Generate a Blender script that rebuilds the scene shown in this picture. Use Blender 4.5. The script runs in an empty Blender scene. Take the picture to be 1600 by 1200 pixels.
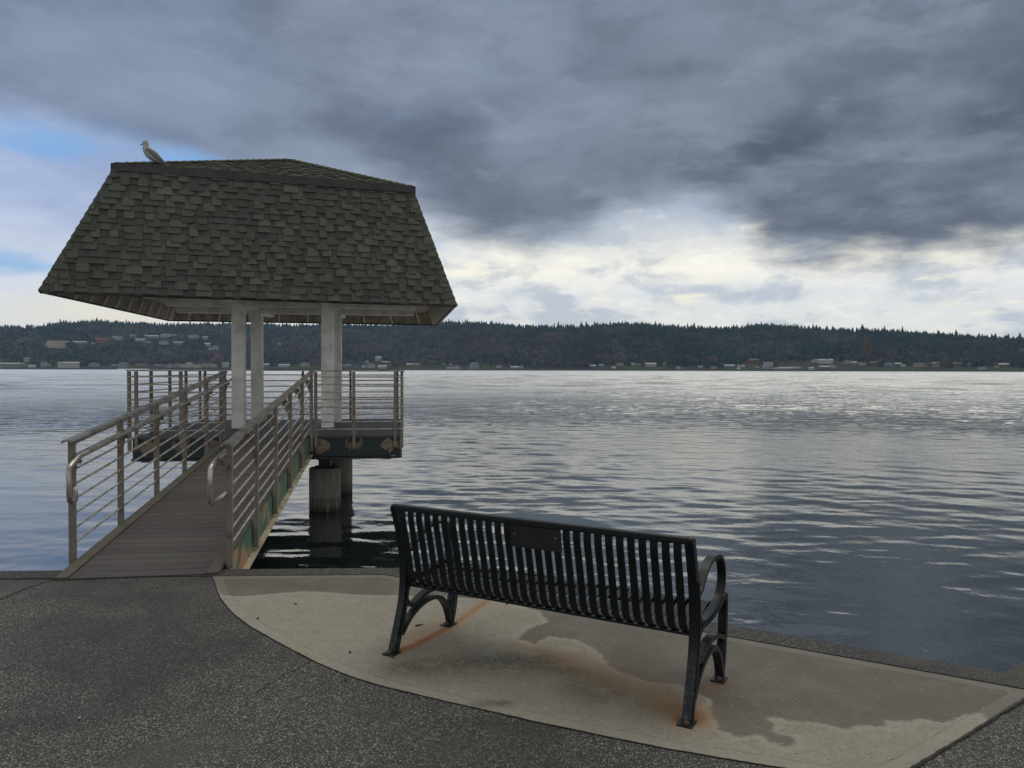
import bpy, bmesh, math, random
import numpy as np
from mathutils import Vector, Matrix
random.seed(7); rng = np.random.default_rng(11)
R = math.radians
C = bpy.context.scene
COL = C.collection
# ------------------------------------------------------------------ camera
FPX, EYE = 1190.0, 1.68
cam_d = bpy.data.cameras.new('camera'); cam = bpy.data.objects.new('camera', cam_d); COL.objects.link(cam)
cam_d.sensor_width = 36; cam_d.lens = FPX/1600*36; cam_d.clip_start = .05; cam_d.clip_end = 20000
CAMR = Matrix.Rotation(R(90-1.08), 3, 'X') @ Matrix.Rotation(R(0.13), 3, 'Z')
cam.matrix_world = Matrix.Translation((0, 0, EYE)) @ CAMR.to_4x4()
C.camera = cam
C.view_settings.view_transform = 'Standard'; C.view_settings.look = 'None'
C.view_settings.exposure = 0.1; C.view_settings.gamma = 1
def at(px, py, z=0.0):
    d = CAMR @ Vector(((px-800)/FPX, (600-py)/FPX, -1)); t = (z-EYE)/d.z
    return Vector((0, 0, EYE)) + d*t
def srgb(r, g, b):
    f = lambda c: (c/255/12.92 if c/255 <= .04045 else ((c/255+.055)/1.055)**2.4)
    return (f(r), f(g), f(b), 1)
# ------------------------------------------------------------------ node helper
class N:
    def __init__(s, tree): s.t = tree; s.n = tree.nodes; s.l = tree.links
    def node(s, typ, ins=None, **kw):
        n = s.n.new(typ)
        for k, v in kw.items(): setattr(n, k, v)
        for k, v in (ins or {}).items():
            if hasattr(v, 'is_output'): s.l.new(v, n.inputs[k])
            else: n.inputs[k].default_value = v
        return n
    def m(s, op, a, b=0.0, c=0.0, clamp=False):
        n = s.node('ShaderNodeMath', {0: a, 1: b, 2: c}, operation=op); n.use_clamp = clamp; return n.outputs[0]
    def mix(s, f, a, b, blend='MIX'):
        n = s.node('ShaderNodeMix', data_type='RGBA', blend_type=blend)
        for k, v in ((0, f), (6, a), (7, b)):
            if hasattr(v, 'is_output'): s.l.new(v, n.inputs[k])
            else: n.inputs[k].default_value = v
        return n.outputs[2]
    def step(s, x, lo, hi):
        n = s.node('ShaderNodeMapRange', {'Value': x, 'From Min': lo, 'From Max': hi}, interpolation_type='SMOOTHSTEP'); return n.outputs[0]
    def noise(s, vec, scale, detail=4, rough=.55, dist=0, out='Fac'):
        n = s.node('ShaderNodeTexNoise', {'Scale': scale, 'Detail': detail, 'Roughness': rough, 'Distortion': dist})
        if vec is not None: s.l.new(vec, n.inputs['Vector'])
        return n.outputs[out]
    def ramp(s, x, pts, interp='LINEAR'):
        n = s.node('ShaderNodeValToRGB', {0: x}); cr = n.color_ramp; cr.interpolation = interp
        while len(cr.elements) < len(pts): cr.elements.new(.5)
        for e, (p, c) in zip(cr.elements, pts):
            e.position = p; e.color = c if hasattr(c, '__len__') else (c, c, c, 1)
        return n.outputs[0]
    def curve(s, x, pts):
        n = s.node('ShaderNodeFloatCurve', {'Factor': 1.0, 'Value': x}); c = n.mapping.curves[0]
        c.points[0].location = pts[0]; c.points[1].location = pts[-1]
        for p in pts[1:-1]: c.points.new(*p)
        n.mapping.update(); return n.outputs[0]
# ------------------------------------------------------------------ world: broken cloud deck over a blue sky
SUN_AZ, SUN_EL = 40.0, 66.0
w = bpy.data.worlds.new('World'); C.world = w; w.use_nodes = True
g = N(w.node_tree); g.n.clear()
dirv = g.node('ShaderNodeTexCoord').outputs['Generated']
sep = g.node('ShaderNodeSeparateXYZ', {0: dirv}); X, Y, Z = sep.outputs
az = g.m('MULTIPLY', g.m('ARCTAN2', X, Y), 57.2958)
el = g.m('MULTIPLY', g.m('ARCSINE', Z), 57.2958)
zc = g.m('ADD', g.m('MAXIMUM', Z, 0.0), .16)
plane = g.node('ShaderNodeCombineXYZ', {0: g.m('DIVIDE', X, zc), 1: g.m('DIVIDE', Y, zc), 2: g.m('MULTIPLY', Z, 1.5)}).outputs[0]
n1 = g.noise(plane, 1.35, 7, .55, .1)           # large
n2 = g.noise(plane, 4.2, 7, .58, .15)            # small
n3 = g.noise(g.node('ShaderNodeVectorMath', {0: dirv, 1: (1, 1, 1.7)}, operation='MULTIPLY').outputs[0], 4.6, 8, .54, .1)
n4 = g.noise(plane, .55, 3, .5)
blob = lambda a0, e0, sa, se: g.m('EXPONENT', g.m('MULTIPLY', g.m('ADD', g.m('POWER', g.m('DIVIDE', g.m('SUBTRACT', az, a0), sa), 2.0), g.m('POWER', g.m('DIVIDE', g.m('SUBTRACT', el, e0), se), 2.0)), -1.0))
azn = g.m('ADD', g.m('DIVIDE', az, 100.0), .5)   # -50..50 -> 0..1
edge = g.m('MULTIPLY', g.curve(azn, [(0, .50), (.16, .51), (.25, .48), (.34, .44), (.40, .42), (.45, .36), (.50, .31), (.55, .34), (.58, .41), (.62, .42), (.66, .36), (.70, .27), (.74, .24), (.80, .25), (.90, .27), (1, .3)]), 30.0)
wob = g.m('MULTIPLY', g.m('SUBTRACT', n3, .5), 7.0)
wob2 = g.m('MULTIPLY', g.m('SUBTRACT', n2, .5), 4.0)
d_el = g.m('ADD', g.m('ADD', g.m('SUBTRACT', el, edge), wob), wob2)
deck = g.step(d_el, -1.6, 2.4)
# low bright band near the horizon
band = g.ramp(g.m('DIVIDE', el, 16.0), [(0, srgb(232, 230, 216)), (.22, srgb(222, 223, 218)), (.34, srgb(216, 219, 220)), (.46, srgb(238, 235, 224)), (.56, srgb(216, 217, 213)), (.70, srgb(172, 181, 195)), (1, srgb(146, 158, 178))])
n5 = g.noise(g.node('ShaderNodeVectorMath', {0: dirv, 1: (1, 1, 2.6)}, operation='MULTIPLY').outputs[0], 9.0, 9, .6, .2)
band = g.mix(g.m('MULTIPLY', g.step(n5, .47, .62), .62), band, srgb(160, 171, 188))
band = g.mix(g.m('MULTIPLY', g.step(n5, .46, .34), .5), band, srgb(250, 247, 236))
band = g.mix(g.m('MULTIPLY', g.m('MULTIPLY', g.step(n2, .46, .30), .6), g.step(el, 12.5, 6.0)), band, srgb(244, 238, 212))
# left side is cooler
leftm = g.step(az, -14.0, -27.0)
lowl = g.mix(g.step(n1, .38, .62), srgb(168, 184, 214), srgb(140, 156, 190))
lowl = g.mix(g.step(el, 11.0, 4.5), lowl, srgb(206, 214, 226))
lowl = g.mix(blob(-27, 3.6, 9.0, 1.5), lowl, srgb(226, 220, 204))
band = g.mix(g.m('MULTIPLY', leftm, .9), band, lowl)
band = g.node('ShaderNodeVectorMath', {0: band, 'Scale': 1.12}, operation='SCALE').outputs[0]
# the deck itself
dk = g.ramp(g.m('DIVIDE', el, 40.0), [(0, srgb(120, 129, 145)), (.2, srgb(104, 112, 127)), (.38, srgb(88, 95, 109)), (.50, srgb(104, 113, 128)), (.66, srgb(128, 138, 156)), (1, srgb(142, 152, 168))])
core = blob(21, 12.8, 20.0, 4.2)
dk = g.mix(g.m('MULTIPLY', core, .5), dk, srgb(76, 84, 96))
dk = g.mix(g.m('MULTIPLY', blob(-4, 10.0, 9.0, 3.0), .5), dk, srgb(98, 108, 122))
lite = g.m('MAXIMUM', g.m('MAXIMUM', g.m('MULTIPLY', blob(0, 19.5, 9.0, 6.0), .85), blob(-28, 19.0, 14.0, 3.6)), blob(-13, 14.5, 9.0, 3.4))
dk = g.mix(g.m('MULTIPLY', lite, .6), dk, srgb(140, 154, 174))
dk = g.mix(g.m('MULTIPLY', g.step(n1, .50, .70), .45), dk, srgb(146, 158, 174))
dk = g.mix(g.m('MULTIPLY', g.step(n1, .48, .30), .36), dk, srgb(74, 84, 100))
dk = g.mix(g.m('MULTIPLY', g.step(n3, .48, .66), .42), dk, srgb(142, 154, 170))
dk = g.mix(g.m('MULTIPLY', g.step(n3, .50, .34), .34), dk, srgb(76, 85, 98))
dk = g.mix(g.m('MULTIPLY', g.step(n5, .50, .66), .30), dk, srgb(150, 162, 178))
dk = g.mix(g.m('MULTIPLY', g.step(n5, .48, .34), .22), dk, srgb(74, 84, 98))
dk = g.mix(g.m('MULTIPLY', g.step(az, 0.0, -30.0), .22), dk, srgb(120, 144, 188))
dk = g.mix(g.step(el, 34.0, 60.0), dk, g.mix(n4, srgb(226, 222, 208), srgb(250, 244, 226)))
col = g.mix(deck, band, dk)
# behind the viewer: a plain bright overcast
back = g.m('MULTIPLY', g.step(Y, .25, -.5), g.step(el, -2.0, 12.0))
col = g.mix(back, col, g.mix(n4, srgb(186, 189, 192), srgb(214, 213, 208)))
# gaps of blue sky low on the left
gap = g.m('MAXIMUM', g.m('MAXIMUM', blob(-30.5, 14.3, 5.5, 1.5), g.m('MULTIPLY', blob(-23.8, 14.0, 3.4, 1.0), 1.0)), g.m('MAXIMUM', g.m('MULTIPLY', blob(-33, 6.7, 4.5, .9), .9), g.m('MULTIPLY', blob(-6, 8.8, 3.0, 1.2), .45)))
gap = g.m('MULTIPLY', g.step(g.m('ADD', gap, g.m('MULTIPLY', g.m('SUBTRACT', n2, .5), 1.6)), .15, 1.15), .9)
sky = g.node('ShaderNodeTexSky', sky_type='NISHITA', sun_disc=False, sun_elevation=R(SUN_EL), sun_rotation=R(SUN_AZ), air_density=1.0, dust_density=.5, ozone_density=2.0).outputs[0]
blue = g.mix(.55, g.node('ShaderNodeVectorMath', {0: sky, 'Scale': .10}, operation='SCALE').outputs[0], srgb(118, 178, 240))
col = g.mix(gap, col, blue)
cols = g.node('ShaderNodeVectorMath', {0: col, 'Scale': 10.0}, operation='SCALE').outputs[0]
bg = g.node('ShaderNodeBackground', {'Color': cols, 'Strength': .1})
g.node('ShaderNodeOutputWorld', {0: bg.outputs[0]})
sl = bpy.data.lights.new('sun', 'SUN'); so = bpy.data.objects.new('sun', sl); COL.objects.link(so)
sl.energy = .9; sl.angle = R(40); sl.color = (1, .95, .86)
so.rotation_euler = (R(90-SUN_EL), 0, R(180-SUN_AZ)); so.location = (0, 0, 30)
# ------------------------------------------------------------------ mesh builder and scene helpers
class MB:
    def __init__(s): s.v = []; s.f = []
    def add(s, vs, fs):
        o = len(s.v); s.v += [tuple(v) for v in vs]; s.f += [tuple(o+i for i in f) for f in fs]; return s
    def box(s, c, size, rot=None):
        hx, hy, hz = (q/2 for q in size); c = Vector(c)
        vs = [Vector((x, y, z)) for x in (-hx, hx) for y in (-hy, hy) for z in (-hz, hz)]
        if rot is not None: vs = [rot @ v for v in vs]
        return s.add([v+c for v in vs], [(0,1,3,2),(4,6,7,5),(0,4,5,1),(2,3,7,6),(0,2,6,4),(1,5,7,3)])
    def bar(s, a, b, w_, h_, up=(0, 0, 1)):            # rectangular bar from a to b
        a, b = Vector(a), Vector(b); d = (b-a); L = d.length; d.normalize()
        x = d.cross(Vector(up)).normalized(); z = x.cross(d)
        return s.box((a+b)/2, (w_, L, h_), Matrix((x, d, z)).transposed())
    def tube(s, pts, r, n=10, cap=True):
        pts = [Vector(p) for p in pts]; rr = r if hasattr(r, '__len__') else [r]*len(pts); vs = []; ref = None
        for i, p in enumerate(pts):
            d = (pts[min(i+1, len(pts)-1)]-pts[max(i-1, 0)]).normalized()
            if ref is None: ref = Vector((0, 0, 1)) if abs(d.z) < .9 else Vector((0, 1, 0))
            x = (ref-d*ref.dot(d)).normalized(); ref = x; y = d.cross(x)
            vs += [p+(x*math.cos(t)+y*math.sin(t))*rr[i] for t in (2*math.pi*k/n for k in range(n))]
        fs = [(i*n+k, i*n+(k+1) % n, (i+1)*n+(k+1) % n, (i+1)*n+k) for i in range(len(pts)-1) for k in range(n)]
        if cap: fs += [tuple(range(n))[::-1], tuple(range((len(pts)-1)*n, len(pts)*n))]
        return s.add(vs, fs)
    def ribbon(s, pts, wv, th, ws=None):               # pts: path; wv: half width vector; th: thickness (can be list)
        pts = [Vector(p) for p in pts]; wv = Vector(wv); vs = []; n = len(pts)
        for i, p in enumerate(pts):
            d = (pts[min(i+1, n-1)]-pts[max(i-1, 0)]).normalized(); nn = d.cross(wv.normalized()).normalized()
            t = (th[i] if hasattr(th, '__len__') else th)/2; k = ws[i] if ws else 1
            vs += [p-wv*k-nn*t, p+wv*k-nn*t, p+wv*k+nn*t, p-wv*k+nn*t]
        fs = [(i*4+k, i*4+(k+1) % 4, i*4+4+(k+1) % 4, i*4+4+k) for i in range(n-1) for k in range(4)]
        fs += [(3, 2, 1, 0), (n*4-4, n*4-3, n*4-2, n*4-1)]
        return s.add(vs, fs)
    def prism(s, poly, th, M):                         # poly 2D in the xy plane of M, extruded by th along its z
        n = len(poly); vs = [M @ Vector((x, y, 0)) for x, y in poly]+[M @ Vector((x, y, th)) for x, y in poly]
        return s.add(vs, [tuple(range(n))[::-1], tuple(range(n, 2*n))]+[(i, (i+1) % n, n+(i+1) % n, n+i) for i in range(n)])
    def sphere(s, c, rad, n=10, m_=7, M=None):
        vs = []; rad = rad if hasattr(rad, '__len__') else (rad,)*3
        for j in range(1, m_):
            a = math.pi*j/m_
            vs += [Vector((rad[0]*math.sin(a)*math.cos(t), rad[1]*math.sin(a)*math.sin(t), rad[2]*math.cos(a))) for t in (2*math.pi*k/n for k in range(n))]
        vs += [Vector((0, 0, rad[2])), Vector((0, 0, -rad[2]))]; T = len(vs)-2
        if M is not None: vs = [M @ v for v in vs]
        fs = [(j*n+k, (j+1)*n+k, (j+1)*n+(k+1) % n, j*n+(k+1) % n) for j in range(m_-2) for k in range(n)]
        fs += [(T, k, (k+1) % n) for k in range(n)]+[(T+1, (m_-2)*n+(k+1) % n, (m_-2)*n+k) for k in range(n)]
        return s.add([v+Vector(c) for v in vs], fs)
    def build(s, name, mat, parent=None, base=(0, 0, 0), smooth=False, bevel=0):
        me = bpy.data.meshes.new(name); b = Vector(base)
        me.from_pydata([Vector(v)-b for v in s.v], [], s.f); me.validate()
        bm = bmesh.new(); bm.from_mesh(me); bmesh.ops.recalc_face_normals(bm, faces=bm.faces); bm.to_mesh(me); bm.free()
        if smooth:
            me.polygons.foreach_set('use_smooth', [True]*len(me.polygons)); me.set_sharp_from_angle(angle=R(40))
        me.materials.append(mat) if mat else None; o = bpy.data.objects.new(name, me); COL.objects.link(o)
        if parent is not None: o.parent = parent
        if bevel:
            b_ = o.modifiers.new('bevel', 'BEVEL'); b_.width = bevel; b_.segments = 2; b_.limit_method = 'ANGLE'
        return o
def tag(o, label=None, cat=None, group=None, kind=None):
    for k, v in (('label', label), ('category', cat), ('group', group), ('kind', kind)):
        if v: o[k] = v
    return o
def empty(name, loc, rz=0, **kw):
    o = bpy.data.objects.new(name, None); COL.objects.link(o); o.location = loc; o.rotation_euler = (0, 0, rz); o.empty_display_size = .2
    return tag(o, **kw)
def mat(name, build):
    m_ = bpy.data.materials.new(name); m_.use_nodes = True; q = N(m_.node_tree); q.n.clear()
    pos = q.node('ShaderNodeNewGeometry'); q.pos = pos.outputs['Position']; q.island = pos.outputs['Random Per Island']; q.geo = pos
    out = q.node('ShaderNodeOutputMaterial'); q.out = out
    bs = q.node('ShaderNodeBsdfPrincipled'); q.bs = bs; q.l.new(bs.outputs[0], out.inputs[0])
    build(q); return m_
def setp(q, **kw):
    names = {'col': 'Base Color', 'rough': 'Roughness', 'metal': 'Metallic', 'nrm': 'Normal', 'spec': 'Specular IOR Level'}
    for k, v in kw.items():
        i = q.bs.inputs[names[k]]
        if hasattr(v, 'is_output'): q.l.new(v, i)
        else: i.default_value = v
def bump(q, h, strength=.3, dist=.01, nrm=None):
    n = q.node('ShaderNodeBump', {'Height': h, 'Strength': strength, 'Distance': dist})
    if nrm is not None: q.l.new(nrm, n.inputs['Normal'])
    return n.outputs[0]
def stretch(q, sx, sy, sz, vec=None):
    return q.node('ShaderNodeVectorMath', {0: vec or q.pos, 1: (sx, sy, sz)}, operation='MULTIPLY').outputs[0]
def simple(name, a, b, rough=.6, metal=0, sc=6, bs=.2, bsc=60, island=0, lo=.4, hi=.65):
    def f(q):
        c = q.mix(q.step(q.noise(q.pos, sc, 6), lo, hi), (*a, 1), (*b, 1))
        if island: c = q.mix(1.0, c, q.ramp(q.island, [(0, 1-island), (1, 1+island)]), 'MULTIPLY')
        setp(q, col=c, rough=rough, metal=metal, nrm=bump(q, q.noise(q.pos, bsc, 4), bs, .004))
    return mat(name, f)
def spline(pts, n=8):
    pts = [Vector(p) for p in pts]; out = []
    P = [pts[0]*2-pts[1]]+pts+[pts[-1]*2-pts[-2]]
    for i in range(1, len(P)-2):
        for k in range(n):
            t = k/n; a, b, c, d = P[i-1:i+3]
            out.append(.5*((2*b)+(c-a)*t+(2*a-5*b+4*c-d)*t*t+(3*b-a-3*c+d)*t**3))
    return out+[pts[-1]]
# ------------------------------------------------------------------ materials
def m_aggregate(dark):
    def f(q):
        p = q.pos; vs = []
        big = q.noise(p, .55, 4, .6); mid = q.noise(p, 2.6, 5, .6)
        warp = q.node('ShaderNodeVectorMath', {0: p, 1: q.node('ShaderNodeVectorMath', {0: q.noise(p, 60, 2, out='Color'), 'Scale': .006}, operation='SCALE').outputs[0]}, operation='ADD').outputs[0]
        v1 = q.node('ShaderNodeTexVoronoi', {'Vector': warp, 'Scale': 112.0, 'Randomness': 1.0})
        rnd = q.node('ShaderNodeSeparateColor', {0: v1.outputs['Color']}).outputs
        peb = q.ramp(rnd[0], [(0, (.045, .045, .046, 1)), (.4, (.085, .083, .078, 1)), (.75, (.145, .137, .122, 1)), (.965, (.20, .19, .165, 1)), (1, (.34, .32, .28, 1))])
        cem = q.mix(mid, (.016, .016, .016, 1), (.036, .035, .033, 1))
        inside = q.step(v1.outputs['Distance'], .62, .40)
        keep = q.step(rnd[1], .2, .3)
        c = q.mix(q.m('MULTIPLY', inside, keep), cem, peb)
        wet = q.m('ADD', q.m('MULTIPLY', q.step(big, .46, .58), .62), q.m('MULTIPLY', q.step(mid, .4, .7), .35))
        c = q.mix(1.0, c, q.ramp(wet, [(0, 1.25*dark), (1, .42*dark)]), 'MULTIPLY')
        c = q.mix(q.m('MULTIPLY', q.step(q.noise(p, 1.1, 4), .52, .68), .35), c, (.085, .078, .066, 1))
        h = q.m('MULTIPLY', q.m('MULTIPLY', q.m('SUBTRACT', .6, v1.outputs['Distance']), keep), 1.0)
        setp(q, col=c, rough=q.m('SUBTRACT', .82, q.m('MULTIPLY', wet, .22)), spec=.4, nrm=bump(q, h, .9, .005, bump(q, mid, .2, .02)))
    return f
M = {}
M['agg'] = mat('exposed aggregate', m_aggregate(1.0))
M['agg_strip'] = mat('coarse edge aggregate', m_aggregate(.72))
def f_pad(q):
    at_ = lambda n: q.node('ShaderNodeAttribute', attribute_name=n).outputs['Fac']
    p = q.pos
    sd, wet, rust, dirt = at_('sd'), at_('wet'), at_('rust'), at_('dirt')
    n_f = q.noise(p, 70, 4, .7); n_m = q.noise(p, 7, 6, .65); n_b = q.noise(p, 1.5, 4)
    brush = q.noise(stretch(q, 18, 190, 10, q.node('ShaderNodeVectorRotate', {'Vector': p, 'Angle': R(28)}, rotation_type='Z_AXIS').outputs[0]), 1.0, 3, .6)
    dry = q.mix(n_m, (.175, .163, .135, 1), (.29, .272, .228, 1))
    dry = q.mix(q.m('MULTIPLY', q.step(n_b, .45, .7), .35), dry, (.19, .17, .125, 1))
    wt = q.mix(n_m, (.080, .071, .058, 1), (.115, .102, .083, 1))
    wv = q.m('ADD', wet, q.m('MULTIPLY', q.m('SUBTRACT', q.noise(p, 11, 7, .7), .5), .11))
    wf = q.m('MULTIPLY', q.step(wv, -.014, .022), q.m('ADD', .86, q.m('MULTIPLY', q.step(q.noise(p, 3.3, 6, .65), .35, .6), .14)))
    rim = q.m('MULTIPLY', q.m('MULTIPLY', q.step(wv, -.05, -.006), q.m('SUBTRACT', 1.0, wf)), .35)
    c = q.mix(wf, dry, wt)
    c = q.mix(rim, c, (.33, .31, .26, 1))
    c = q.mix(1.0, c, q.ramp(q.noise(p, 38, 7, .75), [(.3, .78), (.7, 1.18)]), 'MULTIPLY')
    df = q.m('MULTIPLY', dirt, q.step(q.noise(p, 6, 9, .8), .30, .50))
    grit = q.step(q.noise(p, 55, 5, .8), .42, .56)
    c = q.mix(q.m('MULTIPLY', df, q.m('ADD', .45, q.m('MULTIPLY', grit, .5))), c, (.042, .038, .022, 1))
    rf = q.m('MULTIPLY', rust, q.step(q.noise(p, 8, 6, .7), .10, .50), clamp=True)
    c = q.mix(q.m('MULTIPLY', rf, .85), c, q.mix(q.step(rf, .35, .8), (.30, .14, .03, 1), (.22, .065, .010, 1)))
    c = q.mix(q.m('MULTIPLY', q.m('ABSOLUTE', q.m('SUBTRACT', brush, .5)), .9), c, (.08, .075, .065, 1))
    sp = q.node('ShaderNodeTexVoronoi', {'Vector': p, 'Scale': 60.0})
    rr = q.node('ShaderNodeSeparateColor', {0: sp.outputs['Color']}).outputs
    spot = q.m('MULTIPLY', q.step(sp.outputs['Distance'], .22, .12), q.step(rr[0], .965, .97))
    c = q.mix(spot, c, (.5, .48, .43, 1))
    spot2 = q.m('MULTIPLY', q.step(sp.outputs['Distance'], .3, .18), q.step(rr[1], .95, .96))
    c = q.mix(spot2, c, (.03, .028, .025, 1))
    band = q.m('MULTIPLY', q.step(sd, .012, .02), q.step(sd, .085, .075))
    c = q.mix(q.m('MULTIPLY', band, .22), c, (.25, .235, .20, 1))
    ln = q.m('MULTIPLY', q.step(q.m('ABSOLUTE', q.m('SUBTRACT', sd, .085)), .006, .001), q.step(n_m, .35, .6))
    c = q.mix(q.m('MULTIPLY', ln, .4), c, (.05, .048, .04, 1))
    gr = q.step(q.m('ADD', sd, q.m('MULTIPLY', q.m('SUBTRACT', n_m, .5), .02)), .010, .003)
    c = q.mix(gr, c, (.012, .011, .010, 1))
    h = q.m('ADD', q.m('MULTIPLY', brush, q.m('SUBTRACT', 1.0, band)), q.m('MULTIPLY', n_f, .6))
    setp(q, col=c, rough=q.m('SUBTRACT', .88, q.m('MULTIPLY', wf, .22)), spec=.35, nrm=bump(q, h, .5, .0025))
M['pad'] = mat('broomed concrete with damp and rust', f_pad)
M['joint'] = simple('dark joint', (.010, .010, .009), (.03, .027, .02), .9, sc=20)
M['quay_wall'] = simple('quay wall concrete', (.05, .05, .045), (.10, .095, .08), .8, sc=3)
def f_deckb(q):
    c = q.mix(q.noise(stretch(q, 3, 26, 26), 1.0, 5, .6), (.034, .029, .029, 1), (.066, .056, .055, 1))
    c = q.mix(1.0, c, q.ramp(q.island, [(0, .78), (1, 1.2)]), 'MULTIPLY')
    moss = q.step(q.noise(q.pos, 2.2, 5), .52, .72)
    c = q.mix(q.m('MULTIPLY', moss, .35), c, (.055, .058, .035, 1))
    setp(q, col=c, rough=q.ramp(q.noise(q.pos, 5, 5), [(0, .38), (1, .75)]), spec=.5, nrm=bump(q, q.noise(stretch(q, 6, 90, 90), 1.0, 4), .35, .003))
M['boards'] = mat('weathered deck boards', f_deckb)
M['trim_board'] = simple('mossy edge board', (.075, .068, .050), (.045, .048, .030), .7, sc=5, bs=.3, bsc=40, island=.1)
M['steel'] = simple('weathered galvanised steel', (.15, .135, .115), (.075, .060, .046), .52, .35, sc=9, bs=.25, bsc=50)
def f_post(q):
    c = q.mix(q.noise(q.pos, 12, 5), (.21, .19, .16, 1), (.13, .115, .095, 1))
    c = q.mix(q.m('MULTIPLY', q.step(q.noise(q.pos, 5.5, 6, .65), .52, .68), .8), c, (.10, .045, .022, 1))
    setp(q, col=c, rough=.65, metal=.15, nrm=bump(q, q.noise(q.pos, 70, 4), .3, .004))
M['rust_post'] = mat('rust-stained steel post', f_post)
M['rod'] = simple('dull steel rod', (.42, .40, .36), (.24, .215, .18), .35, .45, sc=14, bs=.15)
M['capsteel'] = simple('brushed steel cap', (.30, .29, .27), (.17, .16, .145), .33, .75, sc=6, bs=.2, bsc=35)
M['pipe'] = simple('stainless handrail', (.42, .40, .36), (.25, .23, .20), .30, .85, sc=10, bs=.1)
def f_stringer(q):
    p = q.pos
    a = q.noise(p, 3.2, 7, .68); b = q.noise(stretch(q, 9, 9, 2.5), 1.0, 6, .7)
    y = q.node('ShaderNodeSeparateXYZ', {0: p}).outputs[1]
    k = q.m('ADD', a, q.m('MULTIPLY', q.m('SUBTRACT', y, 8.2), .06))
    c = q.mix(q.step(k, .40, .46), q.mix(b, (.36, .22, .105, 1), (.22, .10, .045, 1)), (.035, .095, .062, 1))
    c = q.mix(q.m('MULTIPLY', q.step(b, .52, .62), .6), c, (.25, .21, .13, 1))
    setp(q, col=c, rough=.7, nrm=bump(q, q.m('ADD', a, b), .4, .006))
M['stringer'] = mat('peeling green paint over rust', f_stringer)
M['green'] = simple('dark green paint', (.006, .020, .019), (.010, .027, .025), .42, sc=4, bs=.15)
M['flange'] = simple('worn cream edge', (.34, .29, .20), (.16, .12, .07), .7, sc=5)
M['blacksteel'] = simple('black steel', (.010, .010, .011), (.022, .020, .018), .5, sc=8)
M['emblem'] = simple('rust-speckled cream steel', (.16, .135, .10), (.105, .055, .03), .7, sc=22, bs=.5, bsc=45, lo=.5, hi=.6)
def f_pile(q):
    p = q.pos; z = q.node('ShaderNodeSeparateXYZ', {0: p}).outputs[2]
    c = q.mix(q.noise(stretch(q, 7, 7, 2.5), 1.0, 7, .65), (.085, .078, .068, 1), (.20, .185, .165, 1))
    c = q.mix(q.m('MULTIPLY', q.step(q.m('ADD', z, q.m('MULTIPLY', q.noise(p, 5, 5), .14)), -.40, -.50), .7), c, (.055, .040, .028, 1))
    c = q.mix(q.m('MULTIPLY', q.step(q.m('ADD', z, q.m('MULTIPLY', q.noise(p, 9, 6, .7), .1)), -.58, -.66), .85), c, (.016, .020, .012, 1))
    c = q.mix(q.m('MULTIPLY', q.step(q.noise(stretch(q, 16, 16, 1.2), 1.0, 5, .6), .56, .66), .45), c, (.30, .28, .25, 1))
    setp(q, col=c, rough=.75, nrm=bump(q, q.noise(p, 14, 6, .7), .5, .015))
M['pile'] = mat('weathered pile concrete', f_pile)
def f_shingle(q):
    p = q.pos
    i = q.island; j = q.m('FRACT', q.m('MULTIPLY', i, 37.7)); k = q.m('FRACT', q.m('MULTIPLY', i, 91.3))
    c = q.ramp(i, [(0, (.054, .055, .050, 1)), (.3, (.063, .067, .057, 1)), (.55, (.071, .075, .060, 1)), (.8, (.063, .071, .060, 1)), (1, (.084, .083, .066, 1))])
    c = q.mix(1.0, c, q.ramp(j, [(0, .82), (1, 1.14)]), 'MULTIPLY')
    c = q.mix(1.0, c, q.ramp(q.noise(p, 150, 3, .8), [(.3, .62), (.7, 1.45)]), 'MULTIPLY')
    c = q.mix(q.m('MULTIPLY', q.step(q.noise(p, 2.2, 5), .5, .75), .4), c, (.028, .030, .030, 1))
    c = q.mix(q.m('MULTIPLY', q.step(q.noise(p, 26, 3, .7), .70, .76), q.step(q.noise(p, 1.1, 2), .52, .66)), c, (.20, .20, .18, 1))
    up = q.node('ShaderNodeSeparateXYZ', {0: q.geo.outputs['True Normal']}).outputs[2]
    c = q.mix(q.m('MULTIPLY', q.step(up, .75, .9), q.m('MULTIPLY', q.step(q.noise(p, 6, 4), .35, .65), .65)), c, (.13, .14, .045, 1))
    setp(q, col=c, rough=.92, spec=.25, nrm=bump(q, q.noise(p, 190, 3, .8), .5, .003))
M['shingle'] = mat('green asphalt shingle', f_shingle)
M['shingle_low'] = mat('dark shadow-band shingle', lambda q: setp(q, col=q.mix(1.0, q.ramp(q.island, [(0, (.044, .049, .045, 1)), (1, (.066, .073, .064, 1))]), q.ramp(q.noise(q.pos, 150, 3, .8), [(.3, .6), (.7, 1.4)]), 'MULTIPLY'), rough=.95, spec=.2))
M['underlay'] = simple('black underlay', (.006, .006, .006), (.012, .012, .012), .95)
M['fascia'] = simple('dark brown metal flashing', (.022, .018, .021), (.034, .028, .030), .45, .3, sc=5)
M['white'] = simple('weathered white paint', (.78, .77, .74), (.60, .59, .56), .6, sc=3.5, bs=.3, bsc=30)
M['soffit'] = simple('mildewed soffit board', (.22, .20, .155), (.40, .36, .29), .85, sc=9, bs=.3, lo=.35, hi=.7)
M['rafter'] = simple('off-white rafter paint', (.72, .69, .62), (.6, .57, .5), .7, sc=4)
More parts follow.
